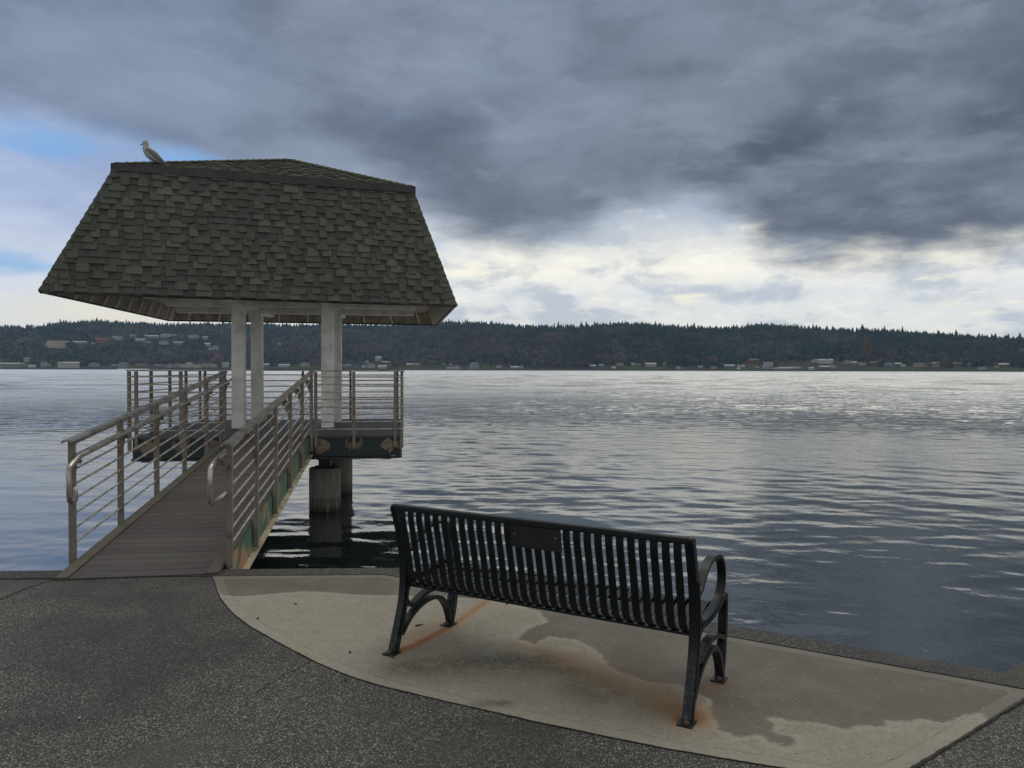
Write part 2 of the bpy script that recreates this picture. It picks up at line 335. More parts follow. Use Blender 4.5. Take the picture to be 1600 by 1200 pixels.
def f_bench(q):
    p = q.pos
    c = q.mix(q.noise(p, 20, 4), (.003, .0045, .005, 1), (.006, .009, .010, 1))
    z = q.node('ShaderNodeSeparateXYZ', {0: p}).outputs[2]
    worn = q.m('MULTIPLY', q.step(q.noise(p, 38, 6, .75), .50, .66), q.step(q.m('ADD', z, q.m('MULTIPLY', q.noise(p, 4, 3), .3)), .62, .15))
    c = q.mix(q.m('MULTIPLY', worn, .55), c, (.11, .125, .135, 1))
    setp(q, col=c, rough=q.ramp(q.noise(p, 15, 4), [(0, .28), (1, .48)]), spec=.35, nrm=bump(q, q.noise(p, 110, 3), .15, .002))
M['bench'] = mat('black-green bench paint', f_bench)
M['plaque'] = simple('black plaque', (.008, .008, .008), (.013, .013, .013), .6)
M['bolt'] = simple('steel bolt', (.42, .39, .33), (.2, .16, .12), .4, .8, sc=40)
M['rustbolt'] = simple('rusty bolt', (.075, .045, .03), (.04, .03, .025), .8, sc=60)
def f_water(q):
    q.n.remove(q.bs); p = q.pos
    dist = q.node('ShaderNodeVectorMath', {0: p}, operation='LENGTH').outputs['Value']
    r1 = q.noise(stretch(q, 1, 1.5, 1, q.node('ShaderNodeVectorRotate', {'Vector': p, 'Angle': R(20)}, rotation_type='Z_AXIS').outputs[0]), 3.2, 4, .6)
    r2 = q.noise(p, 12, 2, .5)
    far = q.noise(stretch(q, .12, .3, 1), 1.0, 5, .6)
    gust = q.ramp(q.noise(stretch(q, .01, .03, 1), 1.0, 3), [(.3, .55), (.7, 1.2)])
    r3 = q.noise(stretch(q, .42, 1.15, 1, q.node('ShaderNodeVectorRotate', {'Vector': p, 'Angle': R(14)}, rotation_type='Z_AXIS').outputs[0]), 1.25, 3, .5)
    nr = bump(q, r1, q.m('ADD', q.m('MULTIPLY', q.step(dist, 7, 25), .05), q.m('MULTIPLY', q.step(dist, 60, 160), .45)), .20)
    nr = bump(q, r3, q.m('ADD', q.m('MULTIPLY', q.step(dist, 14, 35), .02), q.m('MULTIPLY', q.step(dist, 27, 50), .84)), .55, nr)
    nr = bump(q, far, q.m('MULTIPLY', q.m('MULTIPLY', q.step(dist, 40, 160), .9), gust), 1.3, nr)
    nr = bump(q, r2, q.m('MULTIPLY', q.step(dist, 60, 8), .14), .02, nr)
    gl = q.node('ShaderNodeBsdfGlossy', {'Color': (1, .985, .945, 1), 'Roughness': q.m('ADD', .03, q.m('MULTIPLY', q.step(dist, 26, 110), .24)), 'Normal': nr})
    body = q.node('ShaderNodeBsdfDiffuse', {'Color': (.008, .014, .015, 1)})
    tr = q.node('ShaderNodeBsdfTransparent', {'Color': (.30, .40, .41, 1)})
    shallow = q.m('MULTIPLY', q.step(dist, 14, 5), .55)
    low = q.node('ShaderNodeMixShader', {0: shallow, 1: body.outputs[0], 2: tr.outputs[0]})
    fr = q.node('ShaderNodeFresnel', {'IOR': 3.6})
    mx = q.node('ShaderNodeMixShader', {0: fr.outputs[0], 1: low.outputs[0], 2: gl.outputs[0]})
    q.l.new(mx.outputs[0], q.out.inputs[0])
M['water'] = mat('rippled sea water', f_water)
def f_seabed(q):
    v = q.node('ShaderNodeTexVoronoi', {'Vector': q.pos, 'Scale': 6.0}); rr = q.node('ShaderNodeSeparateColor', {0: v.outputs['Color']}).outputs
    c = q.mix(q.noise(q.pos, 3, 5), (.035, .050, .048, 1), (.075, .090, .085, 1))
    stone = q.m('MULTIPLY', q.step(v.outputs['Distance'], .30, .22), q.step(rr[0], .88, .9))
    c = q.mix(stone, c, (.30, .38, .34, 1)); setp(q, col=c, rough=.9)
M['seabed'] = mat('stony sea bed', f_seabed)
# ------------------------------------------------------------------ numpy mesh
def npmesh(name, V, F, m_, smooth=False, attrs=None, nper=4, matidx=None):
    me = bpy.data.meshes.new(name); me.vertices.add(len(V)); me.vertices.foreach_set('co', np.asarray(V, np.float32).ravel())
    F = np.asarray(F, np.int32); me.loops.add(F.size); me.loops.foreach_set('vertex_index', F.ravel())
    me.polygons.add(len(F)); me.polygons.foreach_set('loop_start', np.arange(0, F.size, nper, dtype=np.int32))
    me.polygons.foreach_set('loop_total', np.full(len(F), nper, np.int32))
    if smooth: me.polygons.foreach_set('use_smooth', np.ones(len(F), bool))
    for mm in (m_ if isinstance(m_, list) else [m_]): me.materials.append(mm)
    if matidx is not None: me.polygons.foreach_set('material_index', np.asarray(matidx, np.int32))
    for k, a in (attrs or {}).items():
        at_ = me.attributes.new(k, 'FLOAT', 'POINT'); at_.data.foreach_set('value', np.asarray(a, np.float32))
    me.update(calc_edges=True); o = bpy.data.objects.new(name, me); COL.objects.link(o); return o
def gridfaces(nu, nv):
    i = np.arange(nu-1)[:, None]*nv+np.arange(nv-1)[None, :]
    return np.stack([i, i+nv, i+nv+1, i+1], -1).reshape(-1, 4)
# ------------------------------------------------------------------ quay
WATER = -.75
edge_pts = [Vector((-40, 4.9, 0)), Vector((-4.23, 6.27, 0)), Vector((-.97, 6.40, 0)), Vector((2.74, 4.20, 0)), Vector((6.6, 7.1, 0)), Vector((40, 32, 0))]
quay_poly = edge_pts+[Vector((40, -14, 0)), Vector((-40, -14, 0))]
q_ = MB(); n = len(quay_poly); wob_ = [Vector(p) for p in quay_poly]
q_.add(wob_+[Vector((p.x, p.y, -3.2)) for p in quay_poly], [tuple(range(n))]); q_.build('promenade', M['agg']).__setitem__('kind', 'structure')
qw = MB()
for a, b in zip(edge_pts, edge_pts[1:]):
    qw.add([(a.x, a.y, -.003), (b.x, b.y, -.003), (b.x, b.y, -3.2), (a.x, a.y, -3.2)], [(0, 1, 2, 3)])
qw.build('quay_wall', M['quay_wall']).__setitem__('kind', 'structure')
# coarse aggregate strip along the water edge, with a slightly broken outer edge
outer = edge_pts
inner = [Vector((-40, 4.65, 0)), Vector((-4.23, 6.03, 0)), Vector((-2.36, 6.14, 0)), Vector((-1.04, 6.20, 0)), Vector((1.357, 4.78, 0)), Vector((2.705, 3.987, 0)), Vector((2.99, 3.99, 0)), Vector((6.8, 6.85, 0)), Vector((40, 31.7, 0))]
def resample(pts, step):
    out = []
    for a, b in zip(pts, pts[1:]):
        k = max(1, int((b-a).length/step)) if (b-a).length < 12 else 20
        out += [a.lerp(b, i/k) for i in range(k)]
    return out+[pts[-1]]
st = MB(); po = resample(outer, .03)
po = [p+Vector((random.uniform(-.004, .004), random.uniform(-.007, .004), 0)) for p in po]
pi_ = resample(inner, .2)
vs = [Vector((p.x, p.y, .005)) for p in po+pi_[::-1]]
st.add(vs, [tuple(range(len(vs)))])
st.add([Vector((p.x, p.y, .005)) for p in po]+[Vector((p.x, p.y, -.05)) for p in po], [(i, i+1, len(po)+i+1, len(po)+i) for i in range(len(po)-1)])
st.build('quay_edge', M['agg_strip']).__setitem__('kind', 'structure')
# ---- concrete pad
arc = [(330, 901), (345, 937), (375, 969), (424, 999), (484, 1031), (540, 1055), (600, 1074), (740, 1107), (860, 1134), (1000, 1163), (1075, 1177), (1187, 1196), (1300, 1215), (1370, 1228)]
arc_w = [at(*p) for p in arc]; arc_w = spline(arc_w, 6)
pad_poly = arc_w+[at(1429, 1200), at(1515, 1147), at(1600, 1094)]+[at(1640, 1070)]+[Vector((2.705, 3.975, 0)), Vector((1.357, 4.768, 0)), Vector((-1.04, 6.188, 0))]
pad = np.array([(p.x, p.y) for p in pad_poly])
def seg_dist(P, poly, closed=True):
    best = np.full(len(P), 1e9); near = np.zeros_like(P); m_ = len(poly)
    for i in range(m_ if closed else m_-1):
        a, b = poly[i], poly[(i+1) % m_]; d = b-a; t = np.clip(((P-a)@d)/max(d@d, 1e-12), 0, 1); q = a+t[:, None]*d
        e = np.hypot(*(P-q).T); k = e < best; best[k] = e[k]; near[k] = q[k]
    return best, near
def inside(P, poly):
    r = np.zeros(len(P), bool); m_ = len(poly); x, y = P.T
    for i in range(m_):
        (x1, y1), (x2, y2) = poly[i], poly[(i+1) % m_]
        c = ((y1 > y) != (y2 > y)) & (x < (x2-x1)*(y-y1)/((y2-y1) or 1e-12)+x1); r ^= c
    return r
x0, y0 = pad.min(0)-.03; x1, y1 = pad.max(0)+.03; sp = .016
gx, gy = np.arange(x0, x1, sp), np.arange(y0, y1, sp); GX, GY = np.meshgrid(gx, gy, indexing='ij'); P2 = np.stack([GX.ravel(), GY.ravel()], 1)
ins = inside(P2, pad); dd, near = seg_dist(P2, pad); Fq = gridfaces(len(gx), len(gy)); keep = ins[Fq].any(1)
P3 = P2.copy(); P3[~ins] = near[~ins]; sdv = np.where(ins, dd, 0)
def pxpoly(L): return np.array([at(*p).to_2d()[:] for p in L])
wetp = pxpoly([(300, 880), (345, 931), (365, 933), (400, 931), (470, 926), (500, 926), (560, 931), (640, 932), (700, 934), (755, 938), (800, 944), (842, 956), (855, 972), (822, 985), (808, 1000), (836, 1008), (858, 996), (905, 1003), (935, 1020), (948, 1040), (975, 1054), (1010, 1066), (1060, 1072), (1090, 1085), (1112, 1096), (1108, 1112), (1120, 1140), (1150, 1153), (1190, 1151), (1203, 1162), (1228, 1170), (1246, 1164), (1240, 1152), (1210, 1146), (1214, 1136), (1196, 1122), (1200, 1119), (1225, 1127), (1290, 1133), (1322, 1143), (1345, 1136), (1385, 1138), (1386, 1129), (1430, 1130), (1432, 1125), (1470, 1130), (1497, 1126), (1505, 1119), (1530, 1117), (1545, 1130), (1580, 1125), (1680, 1060), (1600, 1030), (1135, 950), (620, 870)])
wi = inside(P3, wetp); wd, _ = seg_dist(P3, wetp); wet = np.where(wi, wd, -wd)
tongue = np.array([at(*p).to_2d()[:] for p in [(808, 998), (850, 990), (880, 978)]])
rust = np.zeros(len(P3)); dirt = np.zeros(len(P3))
def stain(arr, pts, wdt, amp):
    d, _ = seg_dist(P3, pxpoly(pts), False); arr[:] = np.maximum(arr, amp*np.exp(-(d/wdt)**2))
stain(rust, [(618, 1020), (650, 1008), (700, 982)], .045, 1.0); stain(rust, [(700, 982), (740, 955), (768, 934)], .045, .75)
stain(rust, [(640, 1000), (700, 975)], .13, .35); stain(rust, [(1074, 1128), (1082, 1118)], .09, 1.0); stain(rust, [(1040, 1100), (1075, 1110)], .12, .6)
stain(rust, [(880, 1030), (960, 1062), (1060, 1095)], .14, .38); stain(rust, [(1100, 1080), (1128, 1065)], .07, .25); stain(rust, [(820, 1010), (900, 1040)], .10, .25)
stain(dirt, [(640, 1045), (760, 1035), (850, 1035)], .17, .85); stain(dirt, [(860, 1040), (950, 1075), (1040, 1110)], .12, .7); stain(dirt, [(930, 1090), (900, 1070)], .12, .6); stain(dirt, [(740, 1103), (790, 1100)], .04, .8)
o = npmesh('concrete_pad', np.column_stack([P3, np.full(len(P3), .0045)]), Fq[keep], M['pad'], attrs={'sd': sdv, 'wet': wet, 'rust': rust, 'dirt': dirt}); o['kind'] = 'structure'
# joints cut in the promenade
def joint(name, pts, wd=.012, z=.0045):
    s_ = MB(); P = [Vector(p) for p in pts]
    P = resample(P, .04); L, Rr = [], []
    for i, p in enumerate(P):
        d = (P[min(i+1, len(P)-1)]-P[max(i-1, 0)]).normalized(); nn = Vector((-d.y, d.x, 0)); j = random.uniform(-.003, .003); h = wd/2*random.uniform(.6, 1.3)
        L.append(p+nn*(j+h)+Vector((0, 0, z))); Rr.append(p+nn*(j-h)+Vector((0, 0, z)))
    k = len(P); s_.add(L+Rr, [(i, i+1, k+i+1, k+i) for i in range(k-1)]); s_.build(name, M['joint'])['kind'] = 'structure'
joint('pavement_joint', [at(-30, 946), at(0, 937), at(40, 920), at(86, 905)])
joint('pavement_joint', [at(487, 1033), at(440, 1058), at(400, 1083)], .006)
joint('pavement_joint', [Vector((-8, 5.9, 0)), Vector((-4.23, 6.03, 0)), Vector((-3.62, 6.06, 0))], .008, .0065)
joint('pavement_joint', [at(1360, 1245, 0), at(1429, 1201), at(1515, 1148), at(1600, 1095), at(1650, 1066)], .014, .0085)
# ------------------------------------------------------------------ water with real waves
def waves(X_, Y_, cell):
    r_ = np.random.default_rng(5); z = np.zeros_like(X_); 
    env = .75+.45*np.sin(X_*.21+.7*np.sin(Y_*.13+1))*np.sin(Y_*.17+.9*np.sin(X_*.11))
    for i in range(96):
        lam = .12*(130 ** (i/95)); th = R(-112)+r_.normal(0, R(20) if lam > .9 else R(34)); ph = r_.uniform(0, 6.28)
        if i % 3 == 0: th = R(-72)+r_.normal(0, R(18))
        k = 2*math.pi/lam; slope = .0120 if lam > .38 else .0095
        if lam > 1.6: slope = .0105*(.35+.65*np.clip((np.hypot(X_, Y_)-12)/50, 0, 1)) if lam < 3 else .017*np.clip((np.hypot(X_, Y_)-25)/90, 0, 1)
        f = np.clip(lam/(2.6*cell)-1, 0, 1)
        wob = .35*np.sin(.9*k*(X_*math.cos(th+1.3)+Y_*math.sin(th+1.3))*.31+ph*2)
        c = np.sin(k*(X_*math.cos(th)+Y_*math.sin(th))+ph+wob)
        z += slope/k*f*(c+.25*np.abs(c))
    return 1.0*z*env*np.clip(np.where(X_ < 0, .8, .8-.09*np.clip(X_, 0, 4.2))+.6*(np.hypot(X_, Y_)-8)/16, .42, 1.05)
rs = [3.0]
while rs[-1] < 4300: rs.append(rs[-1]*(1.0048 if 6 < rs[-1] < 60 else 1.0075 if 5 < rs[-1] < 600 else 1.035))
rs = np.array(rs); azs = np.linspace(R(-72), R(72), 1330)
RR, AA = np.meshgrid(rs, azs, indexing='ij'); WX, WY = RR*np.sin(AA), RR*np.cos(AA)
cell = np.where(RR < 60, RR*.0048, RR*.0078); cell = np.where(RR > 600, RR*.035, cell)
WZ = WATER+waves(WX, WY, cell)
o = npmesh('sea', np.stack([WX.ravel(), WY.ravel(), WZ.ravel()], 1), gridfaces(len(rs), len(azs))[:, ::-1], M['water'], smooth=True); o['kind'] = 'structure'
sb = MB(); sb.add([(-60, 2, -1.25), (60, 2, -1.25), (60, 30, -3.0), (-60, 30, -3.0)], [(0, 1, 2, 3)]); sb.build('seabed', M['seabed'])['kind'] = 'structure'
# ------------------------------------------------------------------ bench
Lf = at(614, 1022); Rf = at(1074, 1131); bd = (Rf-Lf); BL_ = bd.length; brz = math.atan2(bd.y, bd.x)
bench = empty('park_bench', Lf, brz, label='black-green metal slatted bench with curved back and arms facing the water', cat='bench')
def pv(x, pts): return [Vector((x, y, z)) for y, z in pts]
def end_frame(x):
    s = MB(); W = (.022, 0, 0)
    def sweep(pts, th, k=7, w_=1.0):
        P = spline(pv(x, pts), k); n_ = len(P)
        t = [th[0]+(th[1]-th[0])*i/(n_-1) for i in range(n_)] if hasattr(th, '__len__') else th
        s.ribbon(P, Vector(W)*w_, t)
    sweep([(0, .0), (.03, .09), (.065, .19), (.098, .30), (.112, .42), (.106, .54), (.086, .66), (.055, .77), (.018, .874)], (.050, .040))
    sweep([(.004, .012), (.036, .10), (.071, .20), (.104, .31), (.118, .42), (.112, .54), (.092, .66)], .018, w_=1.25)
    sweep([(.105, .56), (.135, .585), (.175, .598), (.225, .635), (.30, .683), (.40, .705), (.50, .695), (.575, .66), (.612, .60), (.612, .54), (.585, .485), (.54, .455), (.45, .435), (.34, .424), (.24, .424), (.17, .445), (.125, .49)], .020)
    sweep([(.118, .36), (.15, .395), (.20, .412), (.30, .410), (.45, .418), (.56, .438), (.62, .455), (.652, .43)], .030)
    sweep([(.625, .452), (.655, .425), (.652, .33), (.640, .22), (.620, .11), (.598, .04), (.590, .0)], (.042, .036))
    sweep([(.112, .30), (.135, .262), (.185, .248), (.245, .268), (.32, .288), (.41, .290), (.50, .272), (.57, .245), (.635, .225)], .024)
    sweep([(.068, .10), (.105, .138), (.16, .182), (.235, .218), (.32, .238), (.41, .235), (.485, .205), (.535, .155), (.57, .09), (.588, .03)], .026)
    sweep([(.635, .23), (.60, .185), (.588, .12), (.590, .05)], .022, w_=.8)
    s.box((x, -.012, .007), (.075, .085, .014)); s.box((x, .578, .007), (.075, .085, .014))
    s.sphere((x, .022, .874), (.028, .022, .014), 8, 6)
    o_ = s.build('end_frame', M['bench'], bench, smooth=True)
    for yy in (-.036, .558):
        b_ = MB(); b_.sphere((x+(.006 if x else -.0), yy, .02), (.015, .015, .013), 8, 6); b_.build('anchor_bolt', M['rustbolt'], o_, smooth=True)
end_frame(0); end_frame(BL_)
prof = [(.016, .862), (.020, .80), (.042, .71), (.066, .61), (.086, .52), (.100, .46), (.124, .412), (.165, .388), (.23, .386), (.33, .402), (.43, .424), (.50, .436), (.555, .432), (.590, .408), (.596, .372)]
NS = 29
for i in range(NS):
    x = BL_*(i+1)/(NS+1); s = MB(); s.ribbon(spline(pv(x, prof), 4), (.0195, 0, 0), .0075); s.build('slat', M['bench'], bench, smooth=True)
s = MB(); s.ribbon([(.005, .018, .868), (BL_-.005, .018, .868)], (0, .020, 0), .036); s.build('top_rail', M['bench'], bench, bevel=.008)
s = MB(); s.bar((0, .165, .374), (BL_, .165, .374), .032, .014); s.bar((0, .43, .408), (BL_, .43, .408), .032, .012); s.bar((0, .578, .382), (BL_, .578, .382), .014, .034); s.build('seat_rail', M['bench'], bench, bevel=.002)
s = MB(); s.add(*(lambda vs: (vs, [(0, 1, 2, 3), (7, 6, 5, 4), (0, 4, 5, 1), (1, 5, 6, 2), (2, 6, 7, 3), (3, 7, 4, 0)]))([Vector((xx, yy+dy, zz)) for dy in (-.016, -.006) for xx, yy, zz in ((.79, .020, .850), (1.09, .020, .850), (1.09, .042, .728), (.79, .042, .728))])); pq = s.build('plaque', M['plaque'], bench)
for xx in (.817, 1.062):
    s = MB(); s.sphere((xx, .013, .802), .0055, 8, 6); s.build('screw', M['bolt'], pq, smooth=True)
# loose bits lying about
peb = [(653, 978, 'twisted dead leaf lying on the concrete behind the bench', 'leaf'), (614, 1028, 'rusty pebble at the foot of the left bench leg', 'pebble'), (462, 944, 'dark pebble on dry concrete nearest the damp band', 'pebble'), (547, 1020, 'flat dark pebble near the curved concrete border', 'pebble'), (403, 967, 'small dark pebble near the left tip of the concrete', 'pebble'), (792, 944, 'small dark pebble under the bench seat', 'pebble'), (540, 1063, 'rounded grey pebble beside the curved concrete joint', 'pebble'), (391, 1026, 'white sliver lying on the dark aggregate', 'shell'), (60, 918, 'pale shell fragment beside the paving joint near the ramp', 'shell'), (124, 1123, 'white stone on the dark aggregate at lower left', 'pebble')]
for px, py, lb, kd in peb:
    s = MB(); a = random.random()*3; sz = {'leaf': (.022, .009, .006), 'pebble': (.010, .008, .006), 'shell': (.013, .005, .003)}[kd]
    s.sphere((0, 0, sz[2]*.8), sz, 8, 6, Matrix.Rotation(a, 3, 'Z')); s.v = [(x+random.gauss(0, .0012), y+random.gauss(0, .0012), z) for x, y, z in s.v]
    if kd == 'leaf': s.tube([(.015, 0, .006), (.03, .008, .01), (.038, .004, .006)], .003, 5)
    m_ = M['bolt'] if ('white' in lb or 'pale' in lb) else M['rustbolt']
    o = s.build(kd if kd != 'leaf' else 'dead_leaf', m_, smooth=True); o.location = at(px, py, .005); tag(o, lb, kd, 'loose bits on the promenade')
# ------------------------------------------------------------------ pier frame
O = Vector((-3.875, 12.125, 0)); YAW = R(8.2); RZ = Matrix.Rotation(YAW, 3, 'Z')
def fw(p): return O+RZ @ Vector(p)
DK = .61
def rz_(Y): return .014+(DK-.014)*(Y+6.1)/6.1
def thing(name, base, **kw): return empty(name, fw(base), YAW, **kw)
# gangway
B = Vector((0, -6.1, 0)); gw = thing('gangway', B, label='sloping boarded ramp rising from the promenade to the pier platform', cat='ramp')
s = MB(); nb = 43; bw = 6.1/nb
for i in range(nb):
    ya, yb = -6.1+bw*i+.003, -6.1+bw*(i+1)-.003; ym = (ya+yb)/2
    s.bar((0, ya, rz_(ya)-.0125), (0, yb, rz_(yb)-.0125), 1.035, .025)
s.build('deck_boards', M['boards'], gw, B)
for sd in (-1, 1):
    s = MB(); s.bar((sd*.572, -6.1, rz_(-6.1)-.004), (sd*.572, -.0, rz_(0)-.004), .098, .034); s.build('edge_board', M['trim_board'], gw, B, bevel=.003)
    s = MB(); ya, yb = -5.72, -.03
    s.add([(sd*xx, y_, rz_(y_)+dz) for xx in (.600, .632) for y_, dz in ((ya, -.018), (yb, -.018), (yb, -.29), (ya, -.27))], [(0, 1, 2, 3), (7, 6, 5, 4), (0, 4, 5, 1), (1, 5, 6, 2), (2, 6, 7, 3), (3, 7, 4, 0)])
    st_ = s.build('stringer', M['stringer'], gw, B)
    s = MB(); s.bar((sd*.650, ya, rz_(ya)-.280), (sd*.650, yb, rz_(yb)-.296), .085, .012); s.build('bottom_flange', M['flange'], st_, B)
for k in range(6):
    s = MB(); s.box((0, -5.2+k, rz_(-5.2+k)-.12), (1.19, .08, .16)); s.build('cross_beam', M['blacksteel'], gw, B)
# ramp railings
def bracket(par, x, y, z, sd, base):
    s = MB(); lf = [(0, .02), (.02, .055), (.05, .03), (.045, -.005), (.075, -.01), (.06, -.04), (.03, -.035), (.03, -.08), (.012, -.13), (-.004, -.12), (.0, -.07), (-.018, -.03), (-.03, .0)]
    Mx = Matrix.Translation((x, y, z)) @ Matrix.Rotation(R(90), 4, 'X')
    s.prism([(-sd*a_*1.0, b_) for a_, b_ in lf], .012, Mx)
    s.tube([(x-sd*.005, y-.005, z), (x-sd*.05, y-.005, z-.005), (x-sd*.072, y-.005, z+.03)], .008, 6)
    s.sphere((x-sd*.02, y-.012, z+.0), (.018, .012, .022), 8, 6); s.build('bracket', M['emblem'], par, base)
for sd, y0, dy, nm in ((1, -5.87, 1.17, 'right ramp railing with bright steel rods nearest the bench'), (-1, -5.65, 1.12, 'left ramp railing silhouetted against open water')):
    B = Vector((sd*.66, y0, 0)); rl = thing('ramp_railing', B, label=nm, cat='railing', group='railings along the pier ramp')
    ye = y0+5*dy
    for k in range(6):
        y_ = y0+k*dy; zb = rz_(y_)-.25 if k else .003
        s = MB(); s.box((sd*.663, y_, (zb+rz_(y_)+1.01)/2), (.050, .048, rz_(y_)+1.01-zb)); s.build('post', M['rust_post'], rl, B, bevel=.004)
        if k < 6: bracket(rl, sd*.64, y_-.03, rz_(y_)+.86, sd, B)
    for h in (.14, .265, .39, .515, .64, .765, .885, .985):
        s = MB(); s.tube([(sd*.655, y0+.01, rz_(y0)+h), (sd*.655, ye+(.02 if sd < 0 else .05), rz_(ye)+h)], .0105, 8); s.build('rod', M['rod'], rl, B, smooth=True)
    s = MB(); a_, b_ = Vector((sd*.66, y0-.12, rz_(y0-.12)+1.028)), Vector((sd*.66, ye+.04, rz_(ye)+1.035))
    dz = Vector((0, 0, 1)); xs = [(-.042, -.016), (-.042, -.004), (-.026, .010), (.026, .010), (.042, -.004), (.042, -.016), (.032, -.016), (.022, -.004), (-.022, -.004), (-.032, -.016)]
    n_ = len(xs); s.add([p+Vector((x_, 0, z_)) for p in (a_, b_) for x_, z_ in xs], [(i, (i+1) % n_, n_+(i+1) % n_, n_+i) for i in range(n_)]+[tuple(range(n_))[::-1], tuple(range(n_, 2*n_))]); s.build('cap_rail', M['capsteel'], rl, B)
    xp = sd*.575
    path = [(sd*.645, y0, .625+rz_(y0)-.02), (sd*.61, y0-.06, .61), (xp, y0-.16, .595), (xp, y0-.235, .59), (xp, y0-.268, .602), (xp, y0-.28, .635), (xp, y0-.28, .74), (xp, y0-.28, .845), (xp, y0-.268, .878), (xp, y0-.235, .893), (xp, y0-.1, rz_(y0)+.885), (xp, y0+.3, rz_(y0+.3)+.895), (xp, ye+.12, rz_(ye+.12)+.895)]
    s = MB(); s.tube(path, .021, 12); s.build('handrail', M['pipe'], rl, B, smooth=True)
# platform
B = Vector((0, 0, .3)); pf = thing('pier_platform', B, label='square boarded platform with dark green fascia standing on concrete piles', cat='platform')
s = MB(); nb = 30; bw = 4.2/nb
for i in range(nb):
    cuts = sorted([-2.1, 2.1]+([random.uniform(-1.6, 1.6)] if i > 1 else [1.78]))
    for a_, b_ in zip(cuts, cuts[1:]): s.box(((a_+b_)/2, bw*(i+.5), DK-.0175), (b_-a_-.005, bw-.007, .035))
s.build('deck_boards', M['boards'], pf, B)
def fascia(a_, b_, nrm):
    s = MB(); a_, b_ = Vector(a_), Vector(b_); s.bar(a_+Vector((0, 0, .42)), b_+Vector((0, 0, .42)), .03, .30); f = s.build('fascia', M['green'], pf, B)
    s = MB(); s.bar(a_+Vector((0, 0, .245)), b_+Vector((0, 0, .245)), .10, .03); s.build('bottom_flange', M['blacksteel'], f, B)
fascia((-2.06, .05, 0), (2.06, .05, 0), 0); fascia((-2.06, 4.15, 0), (2.06, 4.15, 0), 0); fascia((2.05, .08, 0), (2.05, 4.12, 0), 0); fascia((-2.05, .08, 0), (-2.05, 4.12, 0), 0)
s = MB()
for x in (-1.9, -.8, .8, 1.85): s.box((x, 2.1, .33), (.14, 3.9, .26))
for y_ in (.95, 2.75): s.box((0, y_, .20), (3.7, .24, .14))
s.build('under_beams', M['blacksteel'], pf, B)
def emblem(poly, x, z, sc, lab, extra=()):
    s = MB(); Mx = Matrix.Translation((x, .034, z)) @ Matrix.Rotation(R(90), 4, 'X') @ Matrix.Scale(sc, 4)
    s.prism(poly, .012/sc, Mx)
    for q_ in extra: s.tube([Mx @ Vector((a_, b_, .006/sc)) for a_, b_ in q_], .011, 6)
    e = s.build('emblem', M['emblem'], pf, B); e['label'] = lab
fish = [(-.5, .02), (-.36, .20), (-.15, .40), (.02, .44), (.10, .30), (.22, .22), (.34, .20), (.52, .32), (.46, .05), (.54, -.2), (.36, -.10), (.22, -.16), (.10, -.36), (-.02, -.44), (-.05, -.24), (-.26, -.22), (-.42, -.12)]
puff = [(-.42, .34), (-.25, .46), (.0, .44), (.25, .34), (.42, .14), (.50, -.06), (.38, -.2), (.2, -.3), (.0, -.4), (-.2, -.46), (-.38, -.36), (-.46, -.1)]
crab = [(-.2, .12), (-.08, .2), (.08, .2), (.2, .12), (.22, -.05), (.1, -.2), (-.1, -.2), (-.22, -.05)]
legs = []
for sg in (-1, 1):
    for k, (ax, ay, bx, by) in enumerate(((.20, .12, .42, .52), (.2, .05, .50, .38), (.2, -.02, .52, .16), (.16, -.1, .46, -.12), (.1, -.18, .30, -.34))):
        legs.append([(sg*ax*.8, ay), (sg*(ax+bx)*.62, (ay+by)*.35), (sg*bx, by)])
for sg in (-1, 1):
    emblem(crab, sg*1.33, .44, .27, 'small cut-out steel crab', legs)
emblem(puff, .83, .44, .27, 'round cut-out steel fish'); emblem(fish, 1.90, .44, .30, 'cut-out steel fish facing left')
emblem([(-a_, b_) for a_, b_ in fish], -1.86, .44, .32, 'cut-out steel fish facing right'); emblem(puff, -.82, .44, .25, 'round cut-out steel shell shape')
# platform railing
B = Vector((0, 4.2, DK)); pr = thing('platform_railing', B, label='steel post and rod railing around three sides of the pier platform', cat='railing')
def side(pts, posts):
    a_, b_ = Vector(pts[0]), Vector(pts[1])
    for h in [.10+.121*k for k in range(8)]:
        s = MB(); s.tube([a_+Vector((0, 0, DK+h)), b_+Vector((0, 0, DK+h))], .0105, 8); s.build('rod', M['rod'], pr, B, smooth=True)
    s = MB(); s.bar(a_+Vector((0, 0, DK+1.045)), b_+Vector((0, 0, DK+1.045)), .085, .022); s.build('cap_rail', M['capsteel'], pr, B, bevel=.006)
    for p, zb in posts:
        s = MB(); p = Vector(p); s.box((p.x, p.y, (zb+DK+1.03)/2), (.048, .048, DK+1.03-zb)); s.build('post', M['rust_post'], pr, B, bevel=.004)
side(((.70, .0, 0), (2.13, .0, 0)), [((.73, .0), .42), ((1.33, .0), .42), ((1.99, .0), .42)])
side(((-.70, .0, 0), (-2.13, .0, 0)), [((-.73, .0), .42), ((-1.33, .0), .42), ((-1.99, .0), .42)])
for sg in (-1, 1): side(((sg*2.10, .05, 0), (sg*2.10, 4.18, 0)), [((sg*2.10, 1.05*k+.02), .40) for k in range(5)])
side(((-2.06, 4.22, 0), (2.06, 4.22, 0)), [((x, 4.22), .40) for x in (-2, -1, 0, 1, 2)])
